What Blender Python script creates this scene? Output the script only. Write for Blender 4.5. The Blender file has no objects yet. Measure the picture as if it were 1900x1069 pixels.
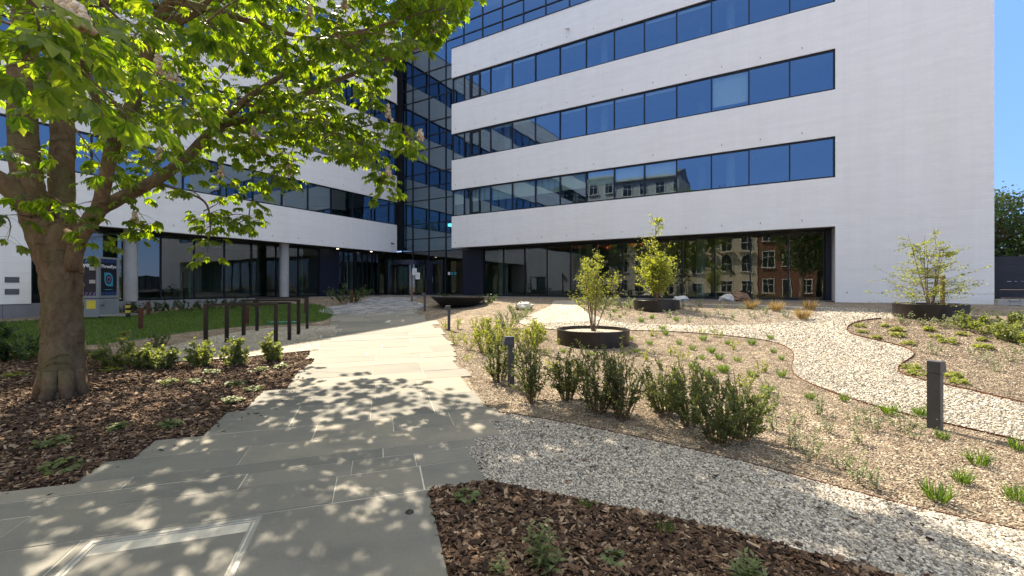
import bpy, math, random
import numpy as np
from mathutils import Vector, Matrix
from mathutils.geometry import delaunay_2d_cdt

S = bpy.context.scene
COL = S.collection
R = math.radians
CZ = 1.7                      # camera height above z = 0
F, CX, CY = 810.0, 950.0, 531.0   # focal length and principal point of the 1900 px photograph

# ------------------------------------------------------------------ camera, sky, sun, exposure
cam = bpy.data.cameras.new('camera')
cam.sensor_width = 36; cam.lens = F / 1900 * 36
cam.shift_y = -3.5 / 1900
cam.clip_start = 0.05; cam.clip_end = 2000
co = bpy.data.objects.new('camera', cam); COL.objects.link(co)
co.location = (0, 0, CZ); co.rotation_euler = (R(90), 0, 0)
S.camera = co
SUN_EL, SUN_AZ = 52.0, -30.0
W = bpy.data.worlds.new('World'); S.world = W; W.use_nodes = True
nt = W.node_tree
sky = nt.nodes.new('ShaderNodeTexSky'); sky.sky_type = 'NISHITA'; sky.sun_disc = False
sky.sun_elevation = R(SUN_EL); sky.sun_rotation = R(SUN_AZ)
sky.air_density = 1.0; sky.dust_density = 0.05; sky.ozone_density = 3.0
# a clear deep blue: the glare towards the sun and the horizon is held down
cap = nt.nodes.new('ShaderNodeMixRGB'); cap.blend_type = 'DARKEN'; cap.inputs[0].default_value = .93; cap.inputs[2].default_value = (.27, .68, 1.82, 1)
nt.links.new(sky.outputs[0], cap.inputs[1]); 
# brightness added to the unseen overhead sky to fill the shaded walls and paving
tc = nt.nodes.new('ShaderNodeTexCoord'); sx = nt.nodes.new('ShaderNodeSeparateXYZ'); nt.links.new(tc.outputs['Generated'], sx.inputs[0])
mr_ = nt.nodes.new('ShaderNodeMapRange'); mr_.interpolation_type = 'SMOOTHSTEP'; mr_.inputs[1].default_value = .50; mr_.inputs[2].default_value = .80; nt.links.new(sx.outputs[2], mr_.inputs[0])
zenith_fill = nt.nodes.new('ShaderNodeMixRGB'); zenith_fill.inputs[2].default_value = (2.6, 2.78, 2.85, 1); nt.links.new(mr_.outputs[0], zenith_fill.inputs[0]); nt.links.new(cap.outputs[0], zenith_fill.inputs[1])
nt.links.new(zenith_fill.outputs[0], nt.nodes['Background'].inputs[0])
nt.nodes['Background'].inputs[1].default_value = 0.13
sl = bpy.data.lights.new('sun', 'SUN'); sl.energy = 2.45; sl.angle = R(0.53); sl.color = (1.0, 0.93, 0.8)
so = bpy.data.objects.new('sun', sl); COL.objects.link(so)
sd = Vector((math.sin(R(SUN_AZ)) * math.cos(R(SUN_EL)), math.cos(R(SUN_AZ)) * math.cos(R(SUN_EL)), math.sin(R(SUN_EL))))
so.rotation_euler = sd.to_track_quat('Z', 'Y').to_euler()
S.view_settings.view_transform = 'Standard'; S.view_settings.look = 'None'
S.view_settings.exposure = 2.45; S.view_settings.gamma = 1
S.view_settings.use_white_balance = True; S.view_settings.white_balance_temperature = 7450; S.view_settings.white_balance_tint = 10
S.render.engine = 'CYCLES'
cy = S.cycles
cy.max_bounces = 8; cy.diffuse_bounces = 4; cy.glossy_bounces = 4; cy.transmission_bounces = 4; cy.transparent_max_bounces = 16
cy.caustics_reflective = False; cy.caustics_refractive = False
cy.sample_clamp_indirect = 6
cy.use_denoising = True

# ------------------------------------------------------------------ materials
def new_mat(name):
    m = bpy.data.materials.new(name); m.use_nodes = True
    n = m.node_tree; n.nodes.clear()
    out = n.nodes.new('ShaderNodeOutputMaterial')
    return m, n, out
def nd(n, t, **kw):
    x = n.nodes.new('ShaderNode' + t)
    for k, v in kw.items(): setattr(x, k, v)
    return x
def ramp(n, src, stops):
    r = nd(n, 'ValToRGB'); e = r.color_ramp.elements
    while len(e) < len(stops): e.new(0.5)
    for i, (p, c) in enumerate(stops):
        e[i].position = p; e[i].color = tuple(c) + (1,)
    n.links.new(src, r.inputs[0]); return r.outputs[0]
def coords(n): return nd(n, 'TexCoord').outputs['Object']
def mapping(n, src, scale):
    m = nd(n, 'Mapping'); m.inputs['Scale'].default_value = scale; n.links.new(src, m.inputs['Vector']); return m.outputs[0]
def noise(n, src, scale, detail=4, rough=.6):
    x = nd(n, 'TexNoise'); x.inputs['Scale'].default_value = scale; x.inputs['Detail'].default_value = detail; x.inputs['Roughness'].default_value = rough
    n.links.new(src, x.inputs['Vector']); return x.outputs['Fac']
def bump(n, h, strength, dist, prev=None):
    b = nd(n, 'Bump'); b.inputs['Strength'].default_value = strength; b.inputs['Distance'].default_value = dist
    n.links.new(h, b.inputs['Height'])
    if prev is not None: n.links.new(prev, b.inputs['Normal'])
    return b.outputs[0]
def mixc(n, fac, a, b, mode='MIX'):
    m = nd(n, 'MixRGB', blend_type=mode)
    for s, v in ((0, fac), (1, a), (2, b)):
        if hasattr(v, 'links') or hasattr(v, 'is_linked'): n.links.new(v, m.inputs[s])
        elif isinstance(v, (int, float)): m.inputs[s].default_value = v
        else: m.inputs[s].default_value = tuple(v) + (1,)
    return m.outputs[0]
def prin(n, out, col, rough=.6, metal=0, spec=.5, normal=None):
    p = nd(n, 'BsdfPrincipled')
    if hasattr(col, 'links') or hasattr(col, 'is_linked'): n.links.new(col, p.inputs['Base Color'])
    else: p.inputs['Base Color'].default_value = tuple(col) + (1,)
    if hasattr(rough, 'is_linked'): n.links.new(rough, p.inputs['Roughness'])
    else: p.inputs['Roughness'].default_value = rough
    p.inputs['Metallic'].default_value = metal; p.inputs['Specular IOR Level'].default_value = spec
    if normal is not None: n.links.new(normal, p.inputs['Normal'])
    n.links.new(p.outputs[0], out.inputs[0]); return p

def simple(name, col, rough=.6, metal=0, spec=.5, var=.12, scale=6, bs=0, bd=.01):
    """a plain coat with mottling and a little surface relief"""
    m, n, out = new_mat(name); c = coords(n)
    f = noise(n, c, scale, 6, .65)
    a = [x * (1 - var) for x in col]; b = [min(1, x * (1 + var)) for x in col]
    k = ramp(n, f, [(.3, a), (.7, b)])
    prin(n, out, k, rough, metal, spec, bump(n, noise(n, c, scale * 12, 3), bs, bd) if bs else None)
    return m

def brick_mat():
    m, n, out = new_mat('white_brick'); c = coords(n)
    s = nd(n, 'SeparateXYZ'); n.links.new(c, s.inputs[0])
    a = nd(n, 'Math', operation='ADD'); n.links.new(s.outputs[0], a.inputs[0]); n.links.new(s.outputs[1], a.inputs[1])
    v = nd(n, 'CombineXYZ'); n.links.new(a.outputs[0], v.inputs[0]); n.links.new(s.outputs[2], v.inputs[1])
    b = nd(n, 'TexBrick'); n.links.new(v.outputs[0], b.inputs['Vector'])
    b.inputs['Scale'].default_value = 1; b.inputs['Brick Width'].default_value = .42; b.inputs['Row Height'].default_value = .115
    b.inputs['Mortar Size'].default_value = .004; b.inputs['Mortar Smooth'].default_value = .6
    b.inputs['Color1'].default_value = (.88, .855, .81, 1); b.inputs['Color2'].default_value = (.85, .825, .785, 1); b.inputs['Mortar'].default_value = (.76, .735, .70, 1)
    st = mapping(n, c, (.5, .5, .12))
    f = ramp(n, noise(n, st, 1.5, 5), [(.35, (.975, .97, .96)), (.65, (1, 1, 1))])
    k = mixc(n, 1.0, b.outputs['Color'], f, 'MULTIPLY')
    inv = nd(n, 'Math', operation='SUBTRACT'); inv.inputs[0].default_value = 1; n.links.new(b.outputs['Fac'], inv.inputs[1])
    # a few courses sit proud of their neighbours
    cr = nd(n, 'TexNoise'); cr.noise_dimensions = '2D'; cr.inputs['Scale'].default_value = 1; cr.inputs['Detail'].default_value = 2
    n.links.new(mapping(n, v.outputs[0], (.35, 4.2, 1)), cr.inputs['Vector'])
    nm = bump(n, inv.outputs[0], .35, .005)
    nm = bump(n, cr.outputs['Fac'], .22, .008, nm)
    sk = ramp(n, noise(n, mapping(n, c, (2.2, 2.2, .1)), 1.2, 6, .65), [(.45, (1, 1, 1)), (.8, (.955, .95, .935))]); k = mixc(n, 1.0, k, sk, 'MULTIPLY')
    cl = ramp(n, cr.outputs['Fac'], [(.35, (.975, .975, .975)), (.6, (1, 1, 1))]); k = mixc(n, 1.0, k, cl, 'MULTIPLY')
    nm = bump(n, noise(n, c, 40, 4), .25, .003, nm)
    prin(n, out, k, .75, 0, .3, nm); return m

def glass_mat(name, tint, base, refl=(.8, .9, 1.0)):
    m, n, out = new_mat(name)
    t = nd(n, 'BsdfTransparent'); t.inputs[0].default_value = tuple(tint) + (1,)
    g = nd(n, 'BsdfGlossy'); g.inputs[0].default_value = tuple(refl) + (1,); g.inputs['Roughness'].default_value = 0.0
    c = coords(n)
    n.links.new(bump(n, noise(n, c, .55, 2), .06, .05), g.inputs['Normal'])
    lw = nd(n, 'LayerWeight'); lw.inputs[0].default_value = .5
    p = nd(n, 'Math', operation='POWER'); n.links.new(lw.outputs['Facing'], p.inputs[0]); p.inputs[1].default_value = 4
    ma = nd(n, 'Math', operation='MULTIPLY_ADD'); n.links.new(p.outputs[0], ma.inputs[0]); ma.inputs[1].default_value = 1 - base; ma.inputs[2].default_value = base
    mx = nd(n, 'MixShader'); n.links.new(ma.outputs[0], mx.inputs[0]); n.links.new(t.outputs[0], mx.inputs[1]); n.links.new(g.outputs[0], mx.inputs[2])
    n.links.new(mx.outputs[0], out.inputs[0]); return m

def leaf_mat(name, ca, cb, ta, tb, fac=.45, rough=.45):
    m, n, out = new_mat(name)
    r = nd(n, 'NewGeometry').outputs['Random Per Island']
    ca_ = ramp(n, r, [(0, ca), (1, cb)]); ta_ = ramp(n, r, [(0, ta), (1, tb)])
    p = nd(n, 'BsdfPrincipled'); n.links.new(ca_, p.inputs['Base Color']); p.inputs['Roughness'].default_value = rough; p.inputs['Specular IOR Level'].default_value = .35
    t = nd(n, 'BsdfTranslucent'); n.links.new(ta_, t.inputs[0])
    mx = nd(n, 'MixShader'); mx.inputs[0].default_value = fac
    n.links.new(p.outputs[0], mx.inputs[1]); n.links.new(t.outputs[0], mx.inputs[2]); n.links.new(mx.outputs[0], out.inputs[0])
    return m

def stones_mat(name, stops, scale, bd, rough=.8, soil=None):
    """close-packed small stones: every Voronoi cell is a stone of its own tone"""
    m, n, out = new_mat(name); c = coords(n)
    w = mapping(n, c, (1, 1, .3))
    v = nd(n, 'TexVoronoi'); v.inputs['Scale'].default_value = scale; v.inputs['Randomness'].default_value = 1; n.links.new(w, v.inputs['Vector'])
    s = nd(n, 'SeparateColor'); n.links.new(v.outputs['Color'], s.inputs[0])
    k = ramp(n, s.outputs[0], stops)
    big = ramp(n, noise(n, c, .9, 5), [(.3, (.74, .73, .72)), (.7, (1.12, 1.1, 1.07))])
    k = mixc(n, 1.0, k, big, 'MULTIPLY')
    if soil:
        k = mixc(n, ramp(n, noise(n, c, 5, 5), [(.42, (0, 0, 0)), (.62, (1, 1, 1))]), k, soil)
    inv = nd(n, 'Math', operation='SUBTRACT'); inv.inputs[0].default_value = .6; n.links.new(v.outputs['Distance'], inv.inputs[1])
    nm = bump(n, inv.outputs[0], 1.0, bd)
    nm = bump(n, noise(n, c, 60, 4), .4, .004, nm)
    prin(n, out, k, rough, 0, .25, nm); return m

def island_mat(name, stops, rough=.7, spec=.3):
    m, n, out = new_mat(name); c = coords(n)
    r = nd(n, 'NewGeometry').outputs['Random Per Island']
    k = ramp(n, r, stops)
    k = mixc(n, 1.0, k, ramp(n, noise(n, c, 120, 3), [(.3, (.8, .8, .8)), (.7, (1.1, 1.1, 1.1))]), 'MULTIPLY')
    prin(n, out, k, rough, 0, spec, bump(n, noise(n, c, 200, 3), .3, .002)); return m

M = {}
M['brick'] = brick_mat()
M['navy'] = simple('navy_metal', (.018, .022, .04), .42, .2, .5, .1, 3)
M['frame'] = simple('frame_metal', (.016, .018, .022), .4, .3, .5, .1, 4)
M['black'] = simple('black_steel', (.022, .02, .02), .5, .2, .5, .25, 5, .2, .002)
M['rack'] = simple('rack_steel', (.030, .026, .024), .38, .5, .5, .25, 5, .2, .002)
M['bollard'] = simple('bollard_paint', (.06, .062, .068), .5, .2, .5, .2, 7, .2, .002)
M['corten'] = simple('rusty_steel', (.10, .042, .026), .85, 0, .2, .4, 9, .4, .004)
M['concrete'] = simple('concrete', (.36, .35, .33), .85, 0, .3, .14, 1.6, .3, .004)
M['pale_paving'] = simple('pale_paving', (.46, .44, .40), .85, 0, .3, .1, 1.0, .2, .004)
M['plinth'] = simple('plinth_stone', (.21, .21, .22), .8, 0, .3, .15, 1.2, .3, .003)
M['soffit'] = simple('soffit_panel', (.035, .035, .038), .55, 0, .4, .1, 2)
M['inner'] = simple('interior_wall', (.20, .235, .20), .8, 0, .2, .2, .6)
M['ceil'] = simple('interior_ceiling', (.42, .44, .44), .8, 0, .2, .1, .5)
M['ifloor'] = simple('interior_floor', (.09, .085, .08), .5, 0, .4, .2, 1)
M['blind'] = simple('blind_cloth', (.80, .84, .76), .8, 0, .2, .05, 3)
M['glass'] = glass_mat('window_glass', (.52, .62, .60), .25, (.62, .83, 1.0))
M['glass_gf'] = glass_mat('shop_glass', (.55, .68, .58), .13, (.9, .95, .95))
M['glass_tint'] = glass_mat('curtain_glass', (.22, .30, .34), .26, (.62, .83, 1.0))
M['grey_box'] = simple('trailer_paint', (.22, .24, .26), .5, .1, .5, .08, 3)
M['screen'] = simple('poster_black', (.012, .012, .022), .35, 0, .5, .1, 3)
M['teal'] = simple('poster_teal', (.03, .25, .33), .4, 0, .5, .05, 3)
M['purple'] = simple('poster_purple', (.16, .10, .22), .4, 0, .5, .05, 3)
M['blue'] = simple('poster_blue', (.03, .09, .28), .4, 0, .5, .05, 3)
M['whitep'] = simple('white_print', (.75, .75, .75), .5, 0, .4, .04, 3)
M['yellow'] = simple('yellow_sticker', (.62, .5, .07), .5, 0, .4, .05, 3)
M['steel'] = simple('brushed_steel', (.5, .5, .52), .35, .8, .5, .08, 8)
M['wood'] = simple('weathered_wood', (.18, .115, .07), .85, 0, .2, .3, 12, .4, .004)
M['plastic_teal'] = simple('teal_plastic', (.05, .22, .2), .5, 0, .4, .1, 8)
M['bark'] = None
def bark():
    m, n, out = new_mat('bark'); c = coords(n)
    w = nd(n, 'VectorMath', operation='MULTIPLY_ADD'); nz = nd(n, 'TexNoise'); nz.inputs['Scale'].default_value = 3; nz.inputs['Detail'].default_value = 4
    n.links.new(c, nz.inputs['Vector']); n.links.new(nz.outputs['Color'], w.inputs[0]); w.inputs[1].default_value = (.22, .22, .22); n.links.new(c, w.inputs[2])
    f = noise(n, mapping(n, w.outputs[0], (1, 1, .4)), 9, 9, .72)
    k = ramp(n, f, [(.28, (.05, .032, .020)), (.45, (.14, .092, .056)), (.6, (.20, .14, .09)), (.78, (.29, .22, .155))])
    g = ramp(n, noise(n, c, 1.8, 6), [(.48, (0, 0, 0)), (.66, (.6, .6, .6))]); k = mixc(n, g, k, (.13, .125, .055))
    # cross cracks and lenticels run round the stem in short bands
    cr = noise(n, mapping(n, w.outputs[0], (1.3, 1.3, 9)), 1.6, 5, .6); band = ramp(n, cr, [(.60, (1, 1, 1)), (.66, (.45, .42, .4)), (.70, (1, 1, 1))]); k = mixc(n, 1.0, k, band, 'MULTIPLY')
    v = nd(n, 'TexVoronoi'); v.feature = 'DISTANCE_TO_EDGE'; v.inputs['Scale'].default_value = 11; n.links.new(mapping(n, w.outputs[0], (1, 1, .45)), v.inputs['Vector'])
    pl = ramp(n, v.outputs['Distance'], [(.0, (0, 0, 0)), (.09, (1, 1, 1))])
    k = mixc(n, .10, k, pl, 'MULTIPLY')
    nm = bump(n, f, .9, .035); nm = bump(n, cr, .8, .03, nm); nm = bump(n, pl, .12, .01, nm); nm = bump(n, noise(n, c, 60, 4), .5, .006, nm)
    prin(n, out, k, .9, 0, .2, nm); return m
M['bark'] = bark()
M['twig'] = simple('twig_bark', (.16, .11, .075), .85, 0, .2, .3, 20, .3, .003)
M['twig_green'] = simple('green_stem', (.12, .13, .05), .7, 0, .3, .3, 20)
M['chestnut'] = leaf_mat('chestnut_leaf', (.016, .042, .014), (.042, .085, .022), (.19, .39, .012), (.62, .76, .035), .50)
M['leaf_dark'] = leaf_mat('dark_shrub_leaf', (.035, .058, .028), (.095, .12, .055), (.12, .18, .02), (.32, .36, .06), .4, .4)
M['leaf_mid'] = leaf_mat('mid_shrub_leaf', (.085, .125, .045), (.19, .225, .11), (.24, .32, .03), (.40, .42, .07), .45)
M['leaf_lime'] = leaf_mat('lime_leaf', (.13, .17, .03), (.22, .25, .06), (.36, .42, .03), (.52, .55, .06), .5)
M['leaf_pale'] = leaf_mat('pale_leaf', (.17, .20, .12), (.28, .31, .2), (.28, .34, .12), (.40, .44, .2), .35)
M['leaf_tree'] = leaf_mat('young_tree_leaf', (.11, .15, .035), (.19, .22, .06), (.30, .36, .03), (.46, .48, .06), .5)
M['leaf_deep'] = leaf_mat('evergreen_leaf', (.022, .045, .018), (.05, .085, .028), (.07, .14, .015), (.16, .24, .03), .35)
M['leaf_red'] = leaf_mat('copper_leaf', (.06, .02, .025), (.10, .035, .035), (.12, .03, .03), (.2, .06, .04), .35)
M['tan_grass'] = leaf_mat('tan_grass', (.26, .17, .07), (.38, .27, .12), (.36, .24, .08), (.5, .36, .14), .35)
M['grass'] = leaf_mat('grass_blade', (.036, .08, .014), (.068, .125, .024), (.16, .30, .02), (.26, .38, .04), .4)
M['blossom'] = island_mat('faded_blossom', [(0, (.42, .28, .17)), (.5, (.62, .50, .36)), (1, (.72, .62, .5))], .9)
M['bed'] = stones_mat('bed_granulate', [(0, (.065, .05, .038)), (.4, (.20, .16, .12)), (.75, (.295, .242, .188)), (1, (.48, .42, .34))], 46, .014, .9, (.13, .095, .07))
M['gravel'] = stones_mat('pale_gravel', [(0, (.09, .08, .07)), (.3, (.28, .25, .215)), (.7, (.43, .39, .335)), (1, (.62, .58, .52))], 38, .018)
M['mulch'] = stones_mat('bark_mulch', [(0, (.022, .014, .009)), (.5, (.075, .045, .028)), (.85, (.14, .09, .06)), (1, (.25, .18, .12))], 34, .015, .95)
M['lawn'] = stones_mat('lawn_soil', [(0, (.03, .055, .015)), (1, (.06, .11, .025))], 40, .01, .95)
M['pebble'] = island_mat('pebble_stone', [(0, (.07, .064, .06)), (.3, (.23, .205, .18)), (.7, (.40, .36, .31)), (1, (.60, .56, .49))], .75)
M['grit'] = island_mat('grit_stone', [(0, (.055, .043, .034)), (.4, (.195, .157, .118)), (.8, (.30, .247, .192)), (1, (.50, .44, .36))], .85)
M['chips'] = island_mat('bark_chip', [(0, (.022, .013, .009)), (.45, (.085, .048, .030)), (.8, (.165, .10, .064)), (1, (.36, .26, .18))], .9)
def slab_mat():
    m, n, out = new_mat('sandstone_slab'); c = coords(n)
    r = nd(n, 'NewGeometry').outputs['Random Per Island']
    k = ramp(n, r, [(0, (.150, .145, .130)), (.3, (.172, .166, .148)), (.6, (.19, .180, .158)), (1, (.235, .215, .180))])
    cl = ramp(n, noise(n, mapping(n, c, (.6, 1.2, 1)), 2.2, 7, .62), [(.3, (.80, .81, .83)), (.5, (1, 1, 1)), (.72, (1.12, 1.09, 1.03))])
    k = mixc(n, 1.0, k, cl, 'MULTIPLY')
    k = mixc(n, 1.0, k, ramp(n, noise(n, c, 90, 4), [(.3, (.86, .86, .86)), (.7, (1.1, 1.1, 1.1))]), 'MULTIPLY')
    k = mixc(n, ramp(n, noise(n, mapping(n, c, (1.6, .7, 1)), 1.1, 8, .7), [(.50, (0, 0, 0)), (.72, (.55, .55, .55))]), k, (.15, .15, .145))
    sp = ramp(n, noise(n, c, 14, 2), [(.74, (0, 0, 0)), (.80, (.5, .5, .5))])
    k = mixc(n, sp, k, (.12, .11, .10))
    nm = bump(n, noise(n, c, 9, 6), .25, .006); nm = bump(n, noise(n, c, 160, 3), .35, .0015, nm)
    prin(n, out, k, .72, 0, .35, nm); return m
M['slab'] = slab_mat()
M['sett'] = island_mat('stone_sett', [(0, (.12, .125, .14)), (.5, (.2, .205, .22)), (1, (.32, .32, .33))], .75)
M['joint'] = simple('joint_sand', (.46, .43, .37), .9, 0, .2, .25, 9, .3, .004)
M['cover_frame'] = simple('cover_frame', (.30, .30, .29), .5, .3, .4, .15, 12)
M['cover'] = simple('cover_infill', (.15, .145, .13), .7, 0, .35, .12, 3, .3, .002)
M['rock_white'] = simple('white_rock', (.5, .49, .47), .85, 0, .3, .25, 5, .6, .03)
M['rock_brown'] = simple('brown_rock', (.22, .13, .08), .85, 0, .3, .35, 5, .6, .03)
M['fence'] = simple('fence_board', (.035, .038, .048), .7, 0, .3, .15, 2, .3, .003)
M['drystone'] = simple('drystone', (.42, .40, .36), .85, 0, .3, .25, 5, .5, .01)
M['cream'] = simple('cream_render', (.44, .39, .30), .85, 0, .2, .1, 1.2, .2, .004)
M['redbrick'] = simple('red_brick', (.15, .07, .048), .85, 0, .2, .2, 4, .3, .004)
M['grey_render'] = simple('grey_render', (.36, .35, .33), .8, 0, .2, .1, 1.2)
M['dark_glass'] = simple('house_glass', (.015, .018, .022), .05, 0, .6, .1, 2)
M['sash'] = simple('white_sash', (.5, .49, .46), .5, 0, .4, .05, 3)
M['slate'] = simple('slate_roof', (.08, .08, .09), .6, 0, .4, .2, 3)
M['orange'] = simple('orange_awning', (.60, .14, .045), .7, 0, .3, .06, 3)
def lamp_mat(name, col, e):
    m, n, out = new_mat(name); em = nd(n, 'Emission'); em.inputs[0].default_value = col + (1,); em.inputs[1].default_value = e
    n.links.new(em.outputs[0], out.inputs[0]); return m
M['lamp_cyan'] = lamp_mat('lit_cyan_panel', (.15, .8, .9), 1.2)
M['lamp_warm'] = lamp_mat('lit_downlight', (1, .85, .6), 3.0)

# ------------------------------------------------------------------ mesh building
rng = np.random.default_rng(7); random.seed(7)

class MB:
    def __init__(s): s.v = []; s.f = []; s.n = 0
    def add(s, v, f, mi=0):
        v = np.asarray(v, float).reshape(-1, 3); f = np.asarray(f, int)
        s.f.append((f + s.n, mi)); s.v.append(v); s.n += len(v)
    def box(s, x0, x1, y0, y1, z0, z1, mi=0):
        v = [(x, y, z) for z in (z0, z1) for x, y in ((x0, y0), (x1, y0), (x1, y1), (x0, y1))]
        s.add(v, [(3, 2, 1, 0), (4, 5, 6, 7), (0, 1, 5, 4), (1, 2, 6, 5), (2, 3, 7, 6), (3, 0, 4, 7)], mi)
    def quad(s, a, b, c, d, mi=0): s.add([a, b, c, d], [(0, 1, 2, 3)], mi)
    def tube(s, pts, rad, sides=8, mi=0, wob=0, cap=True):
        P = np.asarray(pts, float); n = len(P); rad = np.broadcast_to(np.asarray(rad, float), (n,))
        T = np.gradient(P, axis=0); T /= np.linalg.norm(T, axis=1, keepdims=True) + 1e-9
        ref = np.array([1., 0, 0]) if abs(T[0, 0]) < .8 else np.array([0, 1., 0])
        V = []
        for i in range(n):
            u = ref - T[i] * (ref @ T[i]); u /= np.linalg.norm(u) + 1e-9; w = np.cross(T[i], u); ref = u
            a = np.arange(sides) * 2 * np.pi / sides
            r = rad[i] * (1 + (wob * rng.standard_normal(sides) if wob else 0))
            V.append(P[i] + np.outer(np.cos(a) * r, u) + np.outer(np.sin(a) * r, w))
        V = np.concatenate(V); k = np.arange(sides); kn = (k + 1) % sides
        fs = [np.stack([i * sides + k, i * sides + kn, (i + 1) * sides + kn, (i + 1) * sides + k], 1) for i in range(n - 1)]
        s.add(V, np.concatenate(fs), mi)
        if cap:
            s.f.append((np.array([list(range(s.n - sides, s.n))]), mi)); s.f.append((np.array([list(range(s.n - len(V) + sides - 1, s.n - len(V) - 1, -1))]), mi))
    def lathe(s, prof, sides=40, mi=0, c=(0, 0, 0)):
        a = np.arange(sides) * 2 * np.pi / sides; V = []
        for r, z in prof: V.append(np.stack([c[0] + r * np.cos(a), c[1] + r * np.sin(a), np.full(sides, c[2] + z)], 1))
        k = np.arange(sides); kn = (k + 1) % sides
        fs = [np.stack([i * sides + k, i * sides + kn, (i + 1) * sides + kn, (i + 1) * sides + k], 1) for i in range(len(prof) - 1)]
        s.add(np.concatenate(V), np.concatenate(fs), mi)
    def leaves(s, P, D, N, L, Wd, mi=0, droop=.15, wide=.55, fold=.12):
        """kite-shaped leaves, each folded along its rib and bent at the middle"""
        n = len(P)
        if n == 0: return
        D = D / (np.linalg.norm(D, axis=1, keepdims=True) + 1e-9)
        N = N - D * (N * D).sum(1, keepdims=True); N /= np.linalg.norm(N, axis=1, keepdims=True) + 1e-9
        B = np.cross(D, N); L = np.broadcast_to(L, (n,))[:, None]; Wd = np.broadcast_to(Wd, (n,))[:, None]
        m = P + D * L * wide; l = m + B * Wd * .5 + N * Wd * fold; r = m - B * Wd * .5 + N * Wd * fold; t = P + D * L - N * L * droop
        V = np.stack([P, l, m, r, t], 1).reshape(-1, 3); o = (np.arange(n) * 5)[:, None]
        f = np.concatenate([o + [0, 2, 1], o + [1, 2, 4], o + [0, 3, 2], o + [2, 3, 4]], 0)
        s.add(V, f, mi)
    def build(s, name, mats, parent=None, loc=(0, 0, 0), rz=0, smooth=False):
        me = bpy.data.meshes.new(name)
        V = np.concatenate(s.v).astype(np.float32)
        me.vertices.add(len(V)); me.vertices.foreach_set('co', V.ravel())
        L = np.concatenate([f.ravel() for f, _ in s.f]).astype(np.int32)
        cnt = np.concatenate([np.full(len(f), f.shape[1]) for f, _ in s.f]).astype(np.int32)
        mi = np.concatenate([np.full(len(f), k) for f, k in s.f]).astype(np.int32)
        me.loops.add(len(L)); me.loops.foreach_set('vertex_index', L)
        me.polygons.add(len(cnt)); me.polygons.foreach_set('loop_start', (np.cumsum(cnt) - cnt).astype(np.int32))
        me.polygons.foreach_set('material_index', mi)
        me.polygons.foreach_set('use_smooth', np.full(len(cnt), bool(smooth)))
        for m in (mats if isinstance(mats, (list, tuple)) else [mats]): me.materials.append(M[m] if isinstance(m, str) else m)
        me.update(calc_edges=True); me.validate()
        o = bpy.data.objects.new(name, me); COL.objects.link(o)
        o.parent = parent; o.location = loc; o.rotation_euler = (0, 0, rz)
        return o

def tag(o, label, cat, group=None, kind=None):
    if label: o['label'] = label
    if cat: o['category'] = cat
    if group: o['group'] = group
    if kind: o['kind'] = kind
    return o
def thing(name, label, cat, loc=(0, 0, 0), rz=0, group=None):
    o = bpy.data.objects.new(name, None); COL.objects.link(o); o.empty_display_size = .2
    o.location = loc; o.rotation_euler = (0, 0, rz); return tag(o, label, cat, group)
def copy_thing(root, loc, rz, label, scale=None):
    r = root.copy(); COL.objects.link(r); r.location = loc; r.rotation_euler = (0, 0, rz); r['label'] = label
    if scale: r.scale = scale
    for ch in list(root.children):
        c = ch.copy(); COL.objects.link(c); c.parent = r
        for g in list(ch.children):
            d = g.copy(); COL.objects.link(d); d.parent = c
    return r
def unit(a): return a / (np.linalg.norm(a, axis=-1, keepdims=True) + 1e-9)

# ------------------------------------------------------------------ the lie of the land
AX, AY = -3.88, 28.05                 # left end of the long white facade
AR = math.atan2(-.5094, .8604)        # its bearing
UX, UY = np.array([.8604, -.5094]), np.array([.5094, .8604])
def sstep(t): t = np.clip(t, 0, 1); return t * t * (3 - 2 * t)
def ground(x, y):
    x = np.asarray(x, float); y = np.asarray(y, float)
    pl = -1.8 + .04 * np.clip(y, 0, 28.5)
    s = (AX - x) * UY[0] + (AY - y) * UY[1]          # metres in front of the long facade
    w = sstep((12.0 - s) / 7.0)
    return CZ + pl * (1 - w) - .66 * w
def gz(x, y): return float(ground(x, y))
YS = np.concatenate([np.arange(1.0, 12, .01), np.arange(12, 60, .03)])
def at(px, py):
    """where the line of sight through a point of the photograph meets the ground"""
    dx, dz = (px - CX) / F, -(py - CY) / F
    z = CZ + dz * YS; h = ground(dx * YS, YS)
    i = int(np.argmax(z < h)) if (z < h).any() else len(YS) - 1
    Y = YS[i]; return np.array([dx * Y, Y])
def ray(px, py, Y): return np.array([(px - CX) / F * Y, Y, CZ - (py - CY) / F * Y])
def rw(x, y): p = np.array([AX, AY]) + UX * x + UY * y; return float(p[0]), float(p[1])
def onground(px, py): p = at(px, py); return (float(p[0]), float(p[1]), gz(*p))

# one ground sheet out to the horizon
gx = np.concatenate([-np.geomspace(700, 24, 14), np.arange(-23.5, 24, .4), np.geomspace(24, 700, 14)])
gy = np.concatenate([-np.geomspace(700, 2, 14), np.arange(-1.6, 40, .4), np.geomspace(40, 900, 14)])
X, Y = np.meshgrid(gx, gy); b = MB(); nx = len(gx)
i = np.arange((len(gy) - 1) * nx).reshape(len(gy) - 1, nx)[:, :-1].ravel()
b.add(np.stack([X.ravel(), Y.ravel(), ground(X, Y).ravel()], 1), np.stack([i, i + 1, i + 1 + nx, i + nx], 1))
tag(b.build('ground', 'bed', smooth=True), None, None, kind='structure')

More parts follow.
